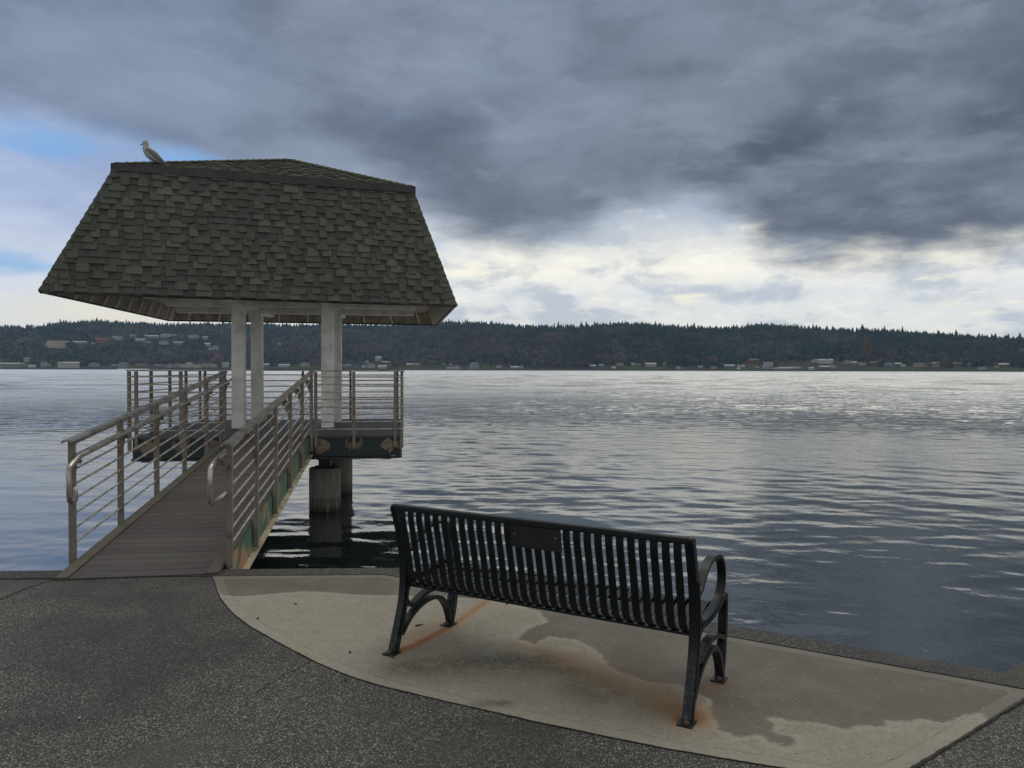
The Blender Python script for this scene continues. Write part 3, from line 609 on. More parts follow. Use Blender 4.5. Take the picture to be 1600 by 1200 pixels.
# piles
for (x, y_, lb) in ((.78, .95, 'concrete pile nearest the bench under the platform corner'), (.86, 2.75, 'concrete pile standing half hidden behind the nearest pile'), (-.78, .95, 'concrete pile under the front left of the platform, behind the ramp'), (-.80, 2.75, 'concrete pile under the rear left of the platform')):
    B = Vector((x, y_, -2.9)); p_ = thing('concrete_pile', B, label=lb, cat='pile', group='piles under the platform')
    s = MB(); s.tube([(x, y_, z) for z in (-2.9, -1.0, -.6, -.3, -.04, -.02)], [.272, .272, .270, .272, .270, .255], 32); s.build('shaft', M['pile'], p_, B, smooth=True)
    s = MB(); s.box((x, y_, .06), (.20, .20, .15)); s.box((x, y_, -.012), (.34, .34, .02)); s.build('neck', M['blacksteel'], p_, B)
# ------------------------------------------------------------------ shelter
ZE, ZT, ZA = 2.77, 4.83, 5.71
E4 = [Vector(p) for p in ((-6.66, 10.76, ZE), (-.955, 12.95, ZE), (-1.80, 18.42, ZE), (-7.68, 17.0, ZE))]
CC = sum(E4, Vector())/4
T4 = [Vector((CC.x+.755*(p.x-CC.x), CC.y+.755*(p.y-CC.y), ZT)) for p in E4]
for t_, dz in zip(T4, (-.035, .02, .02, -.035)): t_.z += dz
AP = Vector((CC.x-.02, CC.y, ZA))
B = Vector((CC.x, CC.y, DK)); sh = empty('shelter', B, label='open square shelter with steep green shingled roof on white posts', cat='shelter')
def rel(s_, *a, **k): return s_.build(*a, **k)
for x, y_ in ((-.82, 1.79), (.75, 1.79), (.76, 3.50), (-.81, 3.50)):
    s = MB(); s.box((0, 0, 0), (.215, .215, 2.45), RZ); c_ = fw((x, y_, 0)); s.v = [(v[0]+c_.x, v[1]+c_.y, v[2]+DK+1.225) for v in s.v]; ps = s.build('post', M['white'], sh, B, bevel=.008)
for (a_, b_) in (((-2.05, 1.79), (2.35, 1.79)), ((-2.35, 3.5), (2.35, 3.5)), ((-.82, .2), (-.82, 5.2)), ((.75, .2), (.75, 5.2))):
    s = MB(); zz = 2.90 if a_[1] == b_[1] else 2.935; p, q_ = fw((*a_, zz)), fw((*b_, zz)); s.bar(p, q_, .16, .20 if zz < 2.92 else .18); s.build('roof_beam', M['white'], sh, B, bevel=.006)
def plane_frame(a, b, c, d):      # a,b eave corners; c,d top corners (above b and above a)
    xr = (b-a).normalized(); mid = (c+d)/2-(a+b)/2; nn = xr.cross(mid).normalized(); up = nn.cross(xr)
    if nn.dot((a+b)/2-Vector((CC.x, CC.y, 3.5))) < 0: nn = -nn
    return xr, up, nn
def shingle(name, a, b, c, d, expo=.116):
    xr, up, nn = plane_frame(a, b, c, d); W = (b-a).length; H = ((c+d)/2-a).dot(up)
    xl0, xl1 = 0, (d-a).dot(xr); xr0, xr1 = W, (c-a).dot(xr)
    s = MB(); s0 = MB()
    def tab(x0, x1, v0, v1, off, th):
        vs = []
        for dn in (0, 1):
            for (x, v) in ((x0, v0), (x1, v0), (x1, v1), (x0, v1)):
                lo = xl0+(xl1-xl0)*v/H; hi = xr0+(xr1-xr0)*v/H; x = min(max(x, lo), hi)
                t_ = off+(th if dn and v == v0 else 0)+(.002 if dn else 0)
                vs.append(a+xr*x+up*v+nn*t_)
        if (vs[0]-vs[1]).length < .02: return
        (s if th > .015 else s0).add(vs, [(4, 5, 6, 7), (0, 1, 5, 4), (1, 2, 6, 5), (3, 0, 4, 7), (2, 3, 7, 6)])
    nr_ = int(round(H/expo)); ex = H/nr_
    for r_ in range(nr_):
        v0 = ex*r_; v1 = min(v0+ex*1.25, H); x = -random.uniform(0, .3)
        while x < W:
            x2 = x+random.uniform(.25, .42); tab(x+.001, x2-.001, v0, v1, .002, .012); x = x2
        x = -random.uniform(0, .2)
        while x < W:
            wd = random.choice([.12, .14, .17, .20, .23]); gp = random.choice([.07, .10, .12, .15, .18]); dv = random.choice([0, 0, -.022, -.034])
            tab(x, x+wd, v0-.004+dv*(r_ > 0)+random.uniform(-.004, .004), v1-.01, .011, .021); x += wd+gp
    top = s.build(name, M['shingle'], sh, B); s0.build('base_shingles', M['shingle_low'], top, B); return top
def slab(a, b, c, d, off, th, name, m_, par=None):
    xr, up, nn = plane_frame(a, b, c, d); P = [p-nn*off for p in (a, b, c, d)]; Q = [p-nn*th for p in P]
    s = MB(); s.add(P+Q, [(0, 1, 2, 3), (7, 6, 5, 4), (0, 4, 5, 1), (1, 5, 6, 2), (2, 6, 7, 3), (3, 7, 4, 0)]); return s.build(name, m_, par or sh, B)
for i in range(4):
    j = (i+1) % 4; a, b, c, d = E4[i], E4[j], T4[j], T4[i]
    sg = shingle('shingled_slope', a, b, c, d)
    slab(a, b, c, d, .001, .025, 'underlay', M['underlay'], sg)
    xr, up, nn = plane_frame(a, b, c, d); W = (b-a).length
    slab(a+xr*.05+up*.015, b-xr*.05+up*.015, c-xr*.03, d+xr*.03, .030, .012, 'soffit_board', M['soffit'], sg)
    s = MB(); H = (c-b).dot(up); cnt = 9 if i in (0, 2) else 10
    for k in range(cnt):
        f_ = (k+.5)/cnt; p0 = a.lerp(b, .02+.96*f_); p1 = d.lerp(c, .02+.96*f_)
        s.bar(p0-nn*.062+up*.02, p1-nn*.062, .034, .036, up=nn)
    for (p0, p1) in ((a+xr*.06, d+xr*.04), (b-xr*.06, c-xr*.04)): s.bar(p0-nn*.08+up*.03, p1-nn*.08, .045, .07, up=nn)
    s.bar(a-nn*.135+up*.08+xr*.12, b-nn*.135+up*.08-xr*.12, .05, .03, up=up) if False else None
    s.build('rafters', M['rafter'], sg, B)
    s = MB(); s.bar(a-nn*.012-up*.008, b-nn*.012-up*.008, .05, .022, up=up); s.build('drip_edge', M['fascia'], sg, B)
    # hip caps, overlapping up the hip
    s = MB(); e0, e1 = E4[i], T4[i]; ex_d = (e1-e0).normalized(); L = (e1-e0).length
    na = plane_frame(E4[i], E4[j], T4[j], T4[i])[2]; h_ = (i-1) % 4; nb_ = plane_frame(E4[h_], E4[i], T4[i], T4[h_])[2]
    ta = ex_d.cross(na); ta = ta if ta.dot(E4[j]-E4[i]) > 0 else -ta; tb = ex_d.cross(nb_); tb = tb if tb.dot(E4[h_]-E4[i]) > 0 else -tb
    no = (na+nb_).normalized(); k = 0; t_ = 0
    while t_ < L-.03:
        t2 = min(t_+.17, L); P = []
        for q_, lift in ((t_, .030), (t2, .013)):
            c0 = e0+ex_d*q_+no*lift; P += [c0+ta*.115-no*.004, c0+no*.004, c0+tb*.115-no*.004]
        P += [p-no*.012 for p in P]
        s.add(P, [(0, 1, 4, 3), (1, 2, 5, 4), (6, 7, 1, 0), (7, 8, 2, 1), (0, 3, 9, 6), (2, 8, 11, 5), (3, 4, 10, 9), (4, 5, 11, 10)]); t_ += .135
    s.build('hip_cap', M['shingle'], sg, B)
    # low upper roof
    ug = shingle('upper_roof', T4[i]+Vector((0, 0, .02)), T4[j]+Vector((0, 0, .02)), AP, AP, .15)
    s = MB(); d_ = ((T4[i]+T4[j])/2-Vector((CC.x, CC.y, ZT))); d_.z = 0; d_.normalize(); a1, b1 = T4[i]+d_*.055, T4[j]+d_*.055
    ex_ = (b1-a1).normalized()*.035; a1 -= ex_; b1 += ex_
    s.bar(a1+Vector((0, 0, -.036)), b1+Vector((0, 0, -.036)), .035, .112); s.bar(a1-d_*.04+Vector((0, 0, .026)), b1-d_*.04+Vector((0, 0, .026)), .11, .008); s.build('flashing', M['fascia'], sg, B)
    s = MB(); t_ = 0; e0, e1 = T4[i]+Vector((0, 0, .045)), AP+Vector((0, 0, .03)); L = (e1-e0).length; dd_ = (e1-e0).normalized(); sdv_ = dd_.cross(Vector((0, 0, 1))).normalized()
    while t_ < L-.05:
        t2 = min(t_+.2, L); p, q_ = e0+dd_*t_, e0+dd_*t2
        P = [p+sdv_*.11-Vector((0, 0, .02)), p+Vector((0, 0, .014)), p-sdv_*.11-Vector((0, 0, .02)), q_+sdv_*.11-Vector((0, 0, .03)), q_, q_-sdv_*.11-Vector((0, 0, .03))]
        s.add(P, [(0, 1, 4, 3), (1, 2, 5, 4), (0, 2, 1)]); t_ += .15
    s.build('ridge_cap', M['shingle'], ug, B)
s = MB(); zc_ = 3.02; P = [E4[i].lerp(T4[i], (zc_-ZE)/(ZT-ZE)) for i in range(4)]; P = [Vector((CC.x+(p.x-CC.x)*.93, CC.y+(p.y-CC.y)*.93, zc_)) for p in P]
s.add(P+[p+Vector((0, 0, .02)) for p in P], [(0, 1, 2, 3), (7, 6, 5, 4), (0, 4, 5, 1), (1, 5, 6, 2), (2, 6, 7, 3), (3, 7, 4, 0)]); s.build('ceiling', M['soffit'], sh, B)
# ------------------------------------------------------------------ gull on the roof edge
tf = T4[0].lerp(T4[1], .072); inw = (Vector((CC.x, CC.y, 0))-Vector((tf.x, tf.y, 0))).normalized()
gp = tf+inw*.22+Vector((0, 0, .075)); GS = 1.0
M['g_body'] = mat('gull plumage', lambda q: setp(q, col=q.mix(q.step(q.noise(q.pos, 38, 4, .7), .48, .66), (.32, .31, .30, 1), (.16, .145, .125, 1)), rough=.85))
M['g_wing'] = simple('grey wing feathers', (.10, .105, .12), (.15, .155, .17), .8, sc=30)
M['g_tail'] = simple('dark tail feathers', (.035, .03, .03), (.13, .12, .11), .8, sc=24)
M['g_bill'] = simple('dark bill', (.04, .035, .035), (.06, .05, .04), .5)
gull = empty('gull', gp, R(180+6), label='grey-backed gull standing on the left end of the shelter roof', cat='bird')
s = MB(); sp_ = [(.112, .404, .006), (.110, .398, .024), (.107, .378, .040), (.104, .352, .046), (.104, .318, .045), (.100, .285, .050), (.088, .252, .064), (.062, .215, .077), (.022, .182, .084), (-.025, .150, .080), (-.070, .118, .064), (-.110, .090, .046), (-.145, .066, .030), (-.165, .052, .014)]
s.tube([(x, 0, z) for x, z, r in sp_], [r for _, _, r in sp_], 16); s.v = [(x, y*.88, z) for x, y, z in s.v]
s.build('gull_body', M['g_body'], gull, smooth=True)
for sg in (-1, 1):
    s = MB(); s.tube([(.085, sg*.030, .262), (.055, sg*.052, .236), (.01, sg*.060, .205), (-.05, sg*.055, .160), (-.11, sg*.040, .112), (-.175, sg*.018, .055), (-.205, sg*.010, .028)], [.008, .030, .042, .042, .030, .014, .003], 10)
    s.v = [(x, sg*.058+(y-sg*.058)*.55, z) for x, y, z in s.v]; s.build('wing', M['g_wing'], gull, smooth=True)
    s = MB(); s.tube([(-.002+sg*.034, sg*.028, .12), (-.002+sg*.036, sg*.028, .0)], .0055, 6); lg = s.build('leg', M['g_bill'], gull)
    s = MB(); s.prism([(-.008, -.005), (.038, -.020), (.045, 0), (.038, .020), (-.008, .005)], .004, Matrix.Translation((-.002+sg*.036, sg*.028, 0))); s.build('foot', M['g_bill'], lg)
    s = MB(); s.sphere((.128, sg*.030, .368), .005, 8, 6); s.build('eye', M['plaque'], gull)
s = MB(); s.ribbon([(-.12, 0, .082), (-.17, 0, .044), (-.235, 0, -.004)], (0, .026, 0), [.022, .012, .006], [1, .95, 1.1]); s.build('tail', M['g_tail'], gull)
s = MB(); s.tube([(.140, 0, .348), (.160, 0, .338), (.176, 0, .328), (.182, 0, .318)], [.014, .010, .008, .002], 8); s.build('bill', M['g_bill'], gull, smooth=True)
# ------------------------------------------------------------------ far shore
def px2az(px): return math.atan((px-800)/FPX)
AZP = [px2az(x) for x in (-700, -300, 0, 60, 100, 150, 200, 260, 330, 380, 440, 520, 600, 660, 700, 760, 800, 850, 900, 960, 1000, 1040, 1090, 1140, 1180, 1230, 1300, 1345, 1390, 1440, 1500, 1560, 1600, 1800, 2300)]
SKY = [520, 515, 513, 512, 506, 503, 507, 509, 508, 507, 510, 509, 507, 506, 503, 504, 507, 509, 508, 505, 504, 507, 510, 510, 507, 507, 513, 512, 514, 518, 522, 525, 526, 532, 545]
def shoreD(a): return np.interp(a, [R(-45), R(-33), R(-14), R(0), R(36), R(45)], [3400, 3250, 2950, 2650, 2450, 2450])
def slopeW(a): return np.interp(a, [R(-45), R(-20), R(-6), R(5), R(45)], [1300, 1250, 900, 620, 600])
def ridgeH(a):
    y = np.interp(a, AZP, SKY); r_ = shoreD(a)+slopeW(a); return (577.5-y)/FPX*r_*np.cos(a)-26+EYE
def terr(a, r_):
    s_ = (r_-shoreD(a))/slopeW(a); s_ = s_-.025*np.sin(a*31)-.02*np.sin(a*73+1)
    p = np.clip((s_-.05)/.95, 0, 1); p = p**1.05*(1.0+.25*np.sin(p*math.pi))
    p = p/1.0; top = np.clip(s_-1, 0, 3)*0.02
    z = 1.2+5.0*np.clip(s_/.06, 0, 1)+(ridgeH(a)-6.2)*np.clip(p, 0, 1.0)-top*60
    return np.where(s_ < -.02, -2.0, z)+1.5*np.sin(a*140)*np.sin(r_*.03)*np.clip(s_*5, 0, 1)
ta_ = np.linspace(R(-64), R(58), 560); tr = np.concatenate([np.linspace(-60, 60, 14), np.linspace(80, 1500, 60)])
TA, TR = np.meshgrid(ta_, tr, indexing='ij'); TR = TR+shoreD(TA)
TZ = terr(TA, TR)
def f_land(q):
    z = q.node('ShaderNodeSeparateXYZ', {0: q.pos}).outputs[2]; nz = q.noise(q.pos, .02, 5, .6)
    c = q.mix(q.step(nz, .42, .6), (.030, .034, .020, 1), (.050, .042, .034, 1))
    gr = q.m('MULTIPLY', q.step(z, 26, 8), q.step(q.noise(q.pos, .006, 3), .38, .55)); c = q.mix(gr, c, (.040, .052, .026, 1))
    c = q.mix(q.step(z, 4.4, 2.6), c, (.028, .027, .026, 1)); setp(q, col=c, rough=.95, spec=.1)
M['land'] = mat('far hillside ground', f_land)
o = npmesh('hills', np.stack([(TR*np.sin(TA)).ravel(), (TR*np.cos(TA)).ravel(), TZ.ravel()], 1), gridfaces(*TR.shape)[:, ::-1], M['land'], smooth=True); o['kind'] = 'structure'
def ground_at(px, py):
    d = CAMR @ Vector(((px-800)/FPX, (600-py)/FPX, -1)); a = math.atan2(d.x, d.y); tn = d.z/math.hypot(d.x, d.y)
    D = float(shoreD(a)); W = float(slopeW(a)); r_ = D+8
    while r_ < D+W and EYE+r_*tn > float(terr(a, r_)): r_ += 3
    while r_ < D+W and EYE+r_*tn > float(terr(a, r_)): r_ += 2
    return a, r_, float(terr(a, r_))
WC = {'white': (.37, .37, .36), 'cream': (.42, .36, .26), 'grey': (.30, .31, .32), 'pale': (.23, .24, .24), 'tan': (.30, .24, .17), 'brown': (.13, .085, .06), 'red': (.20, .07, .05), 'blue': (.20, .29, .38), 'slate': (.11, .13, .20), 'dark': (.06, .06, .07), 'green': (.16, .20, .16), 'roofgrey': (.16, .16, .17), 'roofbrown': (.10, .075, .06), 'roofpale': (.34, .35, .36)}
HM = {k: simple('house '+k, v, tuple(c*.8 for c in v), .8, sc=.3, bs=0) for k, v in WC.items()}
HM['glass'] = simple('house window glass', (.03, .035, .045), (.05, .055, .065), .15, sc=.5, bs=0)
# x0, x1, top, base, wall, roof, style (g gable to the side, f gable to the front, h hip, n flat), label
HS = [
(69, 77, 537.5, 541, 'white', 'roofgrey', 'g', 'tiny white house just left of the big cream house on the left hillside'),
(78, 103.5, 534, 544, 'cream', 'roofgrey', 'wide', 'largest cream two-storey house with an arched wing, left on the hillside'),
(117, 136, 533.5, 538, 'pale', 'roofpale', 'g', 'long low pale house between the cream house and the red roof'),
(143, 147, 535.5, 539, 'pale', 'roofgrey', 'g', 'tiny pale hut just left below the red-roofed house'),
(152, 171, 529.5, 536.5, 'red', 'red', 'g', 'red-roofed house on the left hillside'),
(177, 193, 526, 531, 'white', 'roofgrey', 'g', 'long white house right above the red-roofed house'),
(201, 213, 523, 527.5, 'grey', 'roofgrey', 'g', 'grey hillside house right of the long white one'),
(212, 225, 529.5, 533.5, 'grey', 'roofpale', 'g', 'grey house on the slope below the upper row of houses'),
(227, 246, 524, 528.5, 'pale', 'roofpale', 'g', 'long pale single-storey house in the upper row above the brown slope'),
(228, 238, 534, 538, 'brown', 'roofgrey', 'g', 'small brown house in the lower row, left of a white one'),
(248, 263, 533, 538.5, 'white', 'roofgrey', 'f', 'white two-storey house in the lower hillside row'),
(252, 266, 521.5, 527.5, 'white', 'roofpale', 'f', 'tall white house at the top of the brown hillside slope'),
(270, 276, 522, 525.5, 'white', 'roofgrey', 'g', 'small white house half behind dark firs right of the tall white house'),
(272, 285, 534, 538.5, 'pale', 'roofpale', 'g', 'pale low house ending the lower hillside row'),
(284, 289, 523, 526.5, 'pale', 'roofgrey', 'g', 'tiny pale house between firs in the upper row'),
(296, 310, 523, 528.5, 'white', 'roofgrey', 'f', 'white house with a front gable at the right of the upper row'),
(317, 324, 526, 530.5, 'pale', 'roofpale', 'g', 'small pale house below the ridge left of the shelter post'),
(320, 328, 536, 542, 'white', 'roofpale', 'g', 'small white house stepping down toward the blue one'),
(325, 331, 544.5, 547.5, 'blue', 'roofpale', 'g', 'tiny light blue outbuilding left of the light blue house'),
(332, 342, 540, 547, 'blue', 'roofpale', 'f', 'light blue gabled house left of the shelter post'),
(433, 441, 534, 539, 'white', 'red', 'f', 'white house with reddish roof seen between the shelter posts'),
(0, 6, 562, 566, 'tan', 'roofbrown', 'g', 'tan house on the bank at the left edge of the photo'),
(0, 26, 568, 575.5, 'green', 'roofpale', 'g', 'long grey-green building on the beach at the left edge of the photo'),
(28, 38, 568, 574, 'pale', 'roofgrey', 'h', 'pale hip-roofed beach house beside the long grey-green building'),
(39, 47, 559, 566, 'white', 'roofgrey', 'f', 'white gabled house on the bank above the left beach'),
(46, 54, 571, 575, 'white', 'roofpale', 'g', 'small white beach house left of the square pale house'),
(65, 73, 566.5, 574, 'pale', 'roofgrey', 'n', 'square flat-roofed pale house on the left shore'),
(74, 79, 570, 574, 'brown', 'roofgrey', 'g', 'tiny brown cabin right of the square flat-roofed house'),
(95, 120, 566.5, 575, 'white', 'roofpale', 'wide', 'large white two-storey beach house with a long balcony'),
(141, 154, 567, 573, 'pale', 'roofbrown', 'f', 'pale gabled beach house standing on green lawn'),
(176, 185, 570, 575, 'brown', 'roofgrey', 'g', 'brown cottage left of the wide white-roofed beach house'),
(186, 199, 567, 575, 'pale', 'roofpale', 'f', 'pale house with white roof left of the platform railing corner'),
(213, 227, 569, 575, 'brown', 'roofbrown', 'g', 'low brown shore house above the platform railing corner'),
(242, 255, 570, 575, 'brown', 'roofgrey', 'g', 'dark brown waterfront cottage left of the pink bare tree'),
(256, 268, 568.5, 574.5, 'white', 'roofgrey', 'g', 'white cottage behind the pink bare tree on the shore'),
(272, 282, 568, 574, 'tan', 'roofpale', 'f', 'tan gabled cottage in the waterfront row'),
(283, 290, 569, 574.5, 'white', 'roofgrey', 'g', 'narrow white cottage left of the steep white gable'),
(291, 301, 566.5, 574.5, 'white', 'roofpale', 'f', 'steep white gabled cottage in the waterfront row'),
(302, 314, 569, 574.5, 'cream', 'roofbrown', 'g', 'cream cottage right of the steep white gable'),
(317, 328, 568, 574, 'pale', 'roofbrown', 'g', 'pale cottage with brown roof in the waterfront row'),
(330, 338, 569, 574, 'tan', 'roofgrey', 'g', 'tan cottage at the right of the waterfront row'),
(347, 357, 566, 573.5, 'white', 'roofgrey', 'n', 'boxy white waterfront house touching the shelter post in view'),
(408, 420, 568, 573, 'pale', 'roofpale', 'g', 'pale cottage on the shore seen between the shelter posts'),
(436, 452, 569, 574, 'grey', 'roofpale', 'g', 'long grey waterfront house seen between the shelter posts'),
(470, 483, 566, 573, 'tan', 'roofbrown', 'f', 'tan gabled waterfront house left of the right shelter posts'),
(536, 549, 569.5, 575, 'slate', 'slate', 'g', 'slate-roofed waterfront house, left one of an adjoining pair'),
(549, 562, 569.5, 575, 'slate', 'slate', 'f', 'slate-roofed waterfront house, right one of an adjoining pair'),
(565, 572, 571, 575, 'white', 'roofgrey', 'g', 'tiny white waterfront cottage between slate roofs'),
(574, 586, 567.5, 575, 'grey', 'slate', 'f', 'grey house with tall slate roof by the water'),
(570, 577, 563.5, 567.5, 'white', 'roofpale', 'f', 'small white house on the bank above the slate roofs'),
(586, 597, 557, 564.5, 'white', 'roofpale', 'h', 'white two-storey hip-roofed house high on its lawn'),
(597, 610, 564.5, 567, 'white', 'roofpale', 'g', 'long low white outbuilding right below the hip-roofed house'),
(590, 604, 570.5, 576, 'cream', 'roofpale', 'g', 'cream waterfront house above the platform railing'),
(635, 645, 567.5, 571, 'pale', 'roofpale', 'g', 'left pale house of a low pair right of the platform'),
(646, 656, 567.5, 571, 'white', 'roofgrey', 'g', 'right white house of a low pair right of the platform'),
(691, 697, 567.5, 570, 'pale', 'roofgrey', 'g', 'tiny pale shed on the bank right of the platform'),
(702, 708, 567.5, 571, 'white', 'roofpale', 'f', 'tiny white house above the white gabled beach house'),
(698, 708, 573, 577, 'grey', 'roofgrey', 'g', 'low grey beach house left of the white gabled one'),
(709, 719, 571, 577, 'white', 'roofpale', 'f', 'white gabled beach house right of the low grey one'),
(734, 748, 565.5, 576, 'pale', 'roofgrey', 'f', 'tallest grey-white gabled house at the water right of the shelter'),
(776, 783, 570, 575, 'white', 'roofbrown', 'f', 'small white gabled house on a dark shore'),
(798, 811, 572, 576, 'grey', 'roofpale', 'g', 'long low grey house near the middle of the shore'),
(812, 818, 569.5, 575.5, 'pale', 'roofgrey', 'f', 'narrow pale gabled house near the middle of the shore'),
(923, 931, 570, 575.5, 'slate', 'roofpale', 'g', 'slate-walled house left of a white one on the dark shore'),
(936, 944, 568.5, 572, 'white', 'roofgrey', 'g', 'low white house under dark trees right of the slate-walled one'),
(956, 962, 572.5, 576, 'grey', 'roofpale', 'g', 'tiny grey waterfront shed on the dark shore'),
(963, 975, 566, 571.5, 'pale', 'roofbrown', 'f', 'pale house beside a tall utility pole on the dark shore'),
(986, 993, 566.5, 570, 'white', 'roofgrey', 'g', 'tiny white house under tall dark trees'),
(995, 1001, 568, 571, 'pale', 'roofgrey', 'g', 'tiny pale house right of the tiny white one'),
(1008, 1025, 567, 573, 'grey', 'roofpale', 'g', 'wide grey house on the dark shore above the bench'),
(1035, 1041, 565, 571, 'green', 'roofgrey', 'f', 'narrow grey-green house on the dark bank'),
(1057, 1064, 572, 577, 'white', 'roofpale', 'f', 'white boathouse right at the water above the bench arm'),
(1091, 1098, 571, 575, 'pale', 'roofgrey', 'g', 'pale cottage at the edge of the dark bare trees'),
(1111, 1120, 572, 577, 'tan', 'roofbrown', 'g', 'tan waterfront cottage left of the long white house'),
(1132, 1148, 569.5, 574, 'pale', 'roofpale', 'g', 'long pale house left of two small gables'),
(1152, 1157, 568.5, 573.5, 'white', 'roofgrey', 'f', 'left one of two small white gabled houses'),
(1158, 1164, 568.5, 573.5, 'white', 'roofgrey', 'f', 'right one of two small white gabled houses'),
(1152, 1157, 575.5, 578, 'white', 'roofpale', 'g', 'tiny white boathouse below two small gables'),
(1170, 1185, 560.5, 566, 'red', 'roofbrown', 'g', 'dark red house high on the bank'),
(1180, 1186, 571, 575, 'pale', 'roofgrey', 'f', 'tiny pale gabled house left of the blue one'),
(1193, 1207, 565.5, 572, 'white', 'roofgrey', 'twin', 'white house with twin front gables'),
(1191, 1202, 572, 577, 'blue', 'slate', 'g', 'blue waterfront house below the twin-gabled one'),
(1202, 1208, 573.5, 577, 'pale', 'roofgrey', 'f', 'tiny pale gable right of the blue house'),
(1209, 1215, 574, 577.5, 'white', 'roofgrey', 'f', 'tiny white gable left of the long white seaside building'),
(1216, 1237, 574.5, 578, 'white', 'roofpale', 'g', 'long low white seaside building'),
(1237, 1250, 573, 576.5, 'grey', 'roofgrey', 'g', 'low grey house right of the long white seaside building'),
(1264, 1271, 574.5, 578, 'white', 'roofpale', 'g', 'tiny white boathouse below the big green lawn'),
(1269, 1279, 561, 567, 'white', 'roofgrey', 'f', 'white gabled wing left of the big white house on the lawn'),
(1280, 1300, 561.5, 568.5, 'white', 'roofpale', 'wide', 'big white house with dormers on the green lawn'),
(1282, 1294, 571.5, 577, 'brown', 'roofpale', 'g', 'brown shore house below the big white house'),
(1295, 1305, 570.5, 576, 'grey', 'roofpale', 'f', 'grey gabled house right below the big white house'),
(1319, 1329, 562.5, 569, 'pale', 'roofgrey', 'f', 'pale gabled house right of the green lawn'),
(1330, 1338, 564.5, 569.5, 'pale', 'roofpale', 'g', 'pale low house beside the gabled one right of the lawn'),
(1342, 1353, 566, 571, 'white', 'roofbrown', 'g', 'white house at the foot of the tawny poplar'),
(1360, 1373, 565, 570, 'brown', 'roofbrown', 'g', 'brown house right of the tawny poplar'),
(1383, 1395, 566.5, 572, 'pale', 'roofgrey', 'f', 'pale gabled house left of the white utility pole'),
(1399, 1407, 567, 571.5, 'slate', 'roofpale', 'g', 'small slate-coloured house behind the white utility pole'),
(1408, 1414, 569, 573, 'white', 'roofgrey', 'g', 'tiny white house right of the white utility pole'),
(1430, 1448, 567.5, 573.5, 'tan', 'roofbrown', 'g', 'wide tan house with brown roof on the right shore'),
(1456, 1466, 566, 572.5, 'white', 'roofgrey', 'h', 'white two-storey hip-roofed house on the right shore'),
(1489, 1503, 566.5, 572.5, 'brown', 'roofbrown', 'h', 'brown hip-roofed house on the right shore'),
(1511, 1517, 567, 571.5, 'pale', 'roofgrey', 'f', 'small pale gabled house near the right shore'),
(1530, 1539, 574.5, 578, 'white', 'white', 'n', 'bright white boxy boathouse at the water far right'),
(1554, 1560, 570.5, 574, 'tan', 'roofgrey', 'f', 'tiny tan gabled house at far right'),
(1563, 1575, 568, 573, 'brown', 'roofpale', 'g', 'brown house with pale roof at far right'),
(1593, 1601, 546, 550.5, 'white', 'roofpale', 'g', 'white house high on the hill at the right edge of the photo'),
]
boxes = []
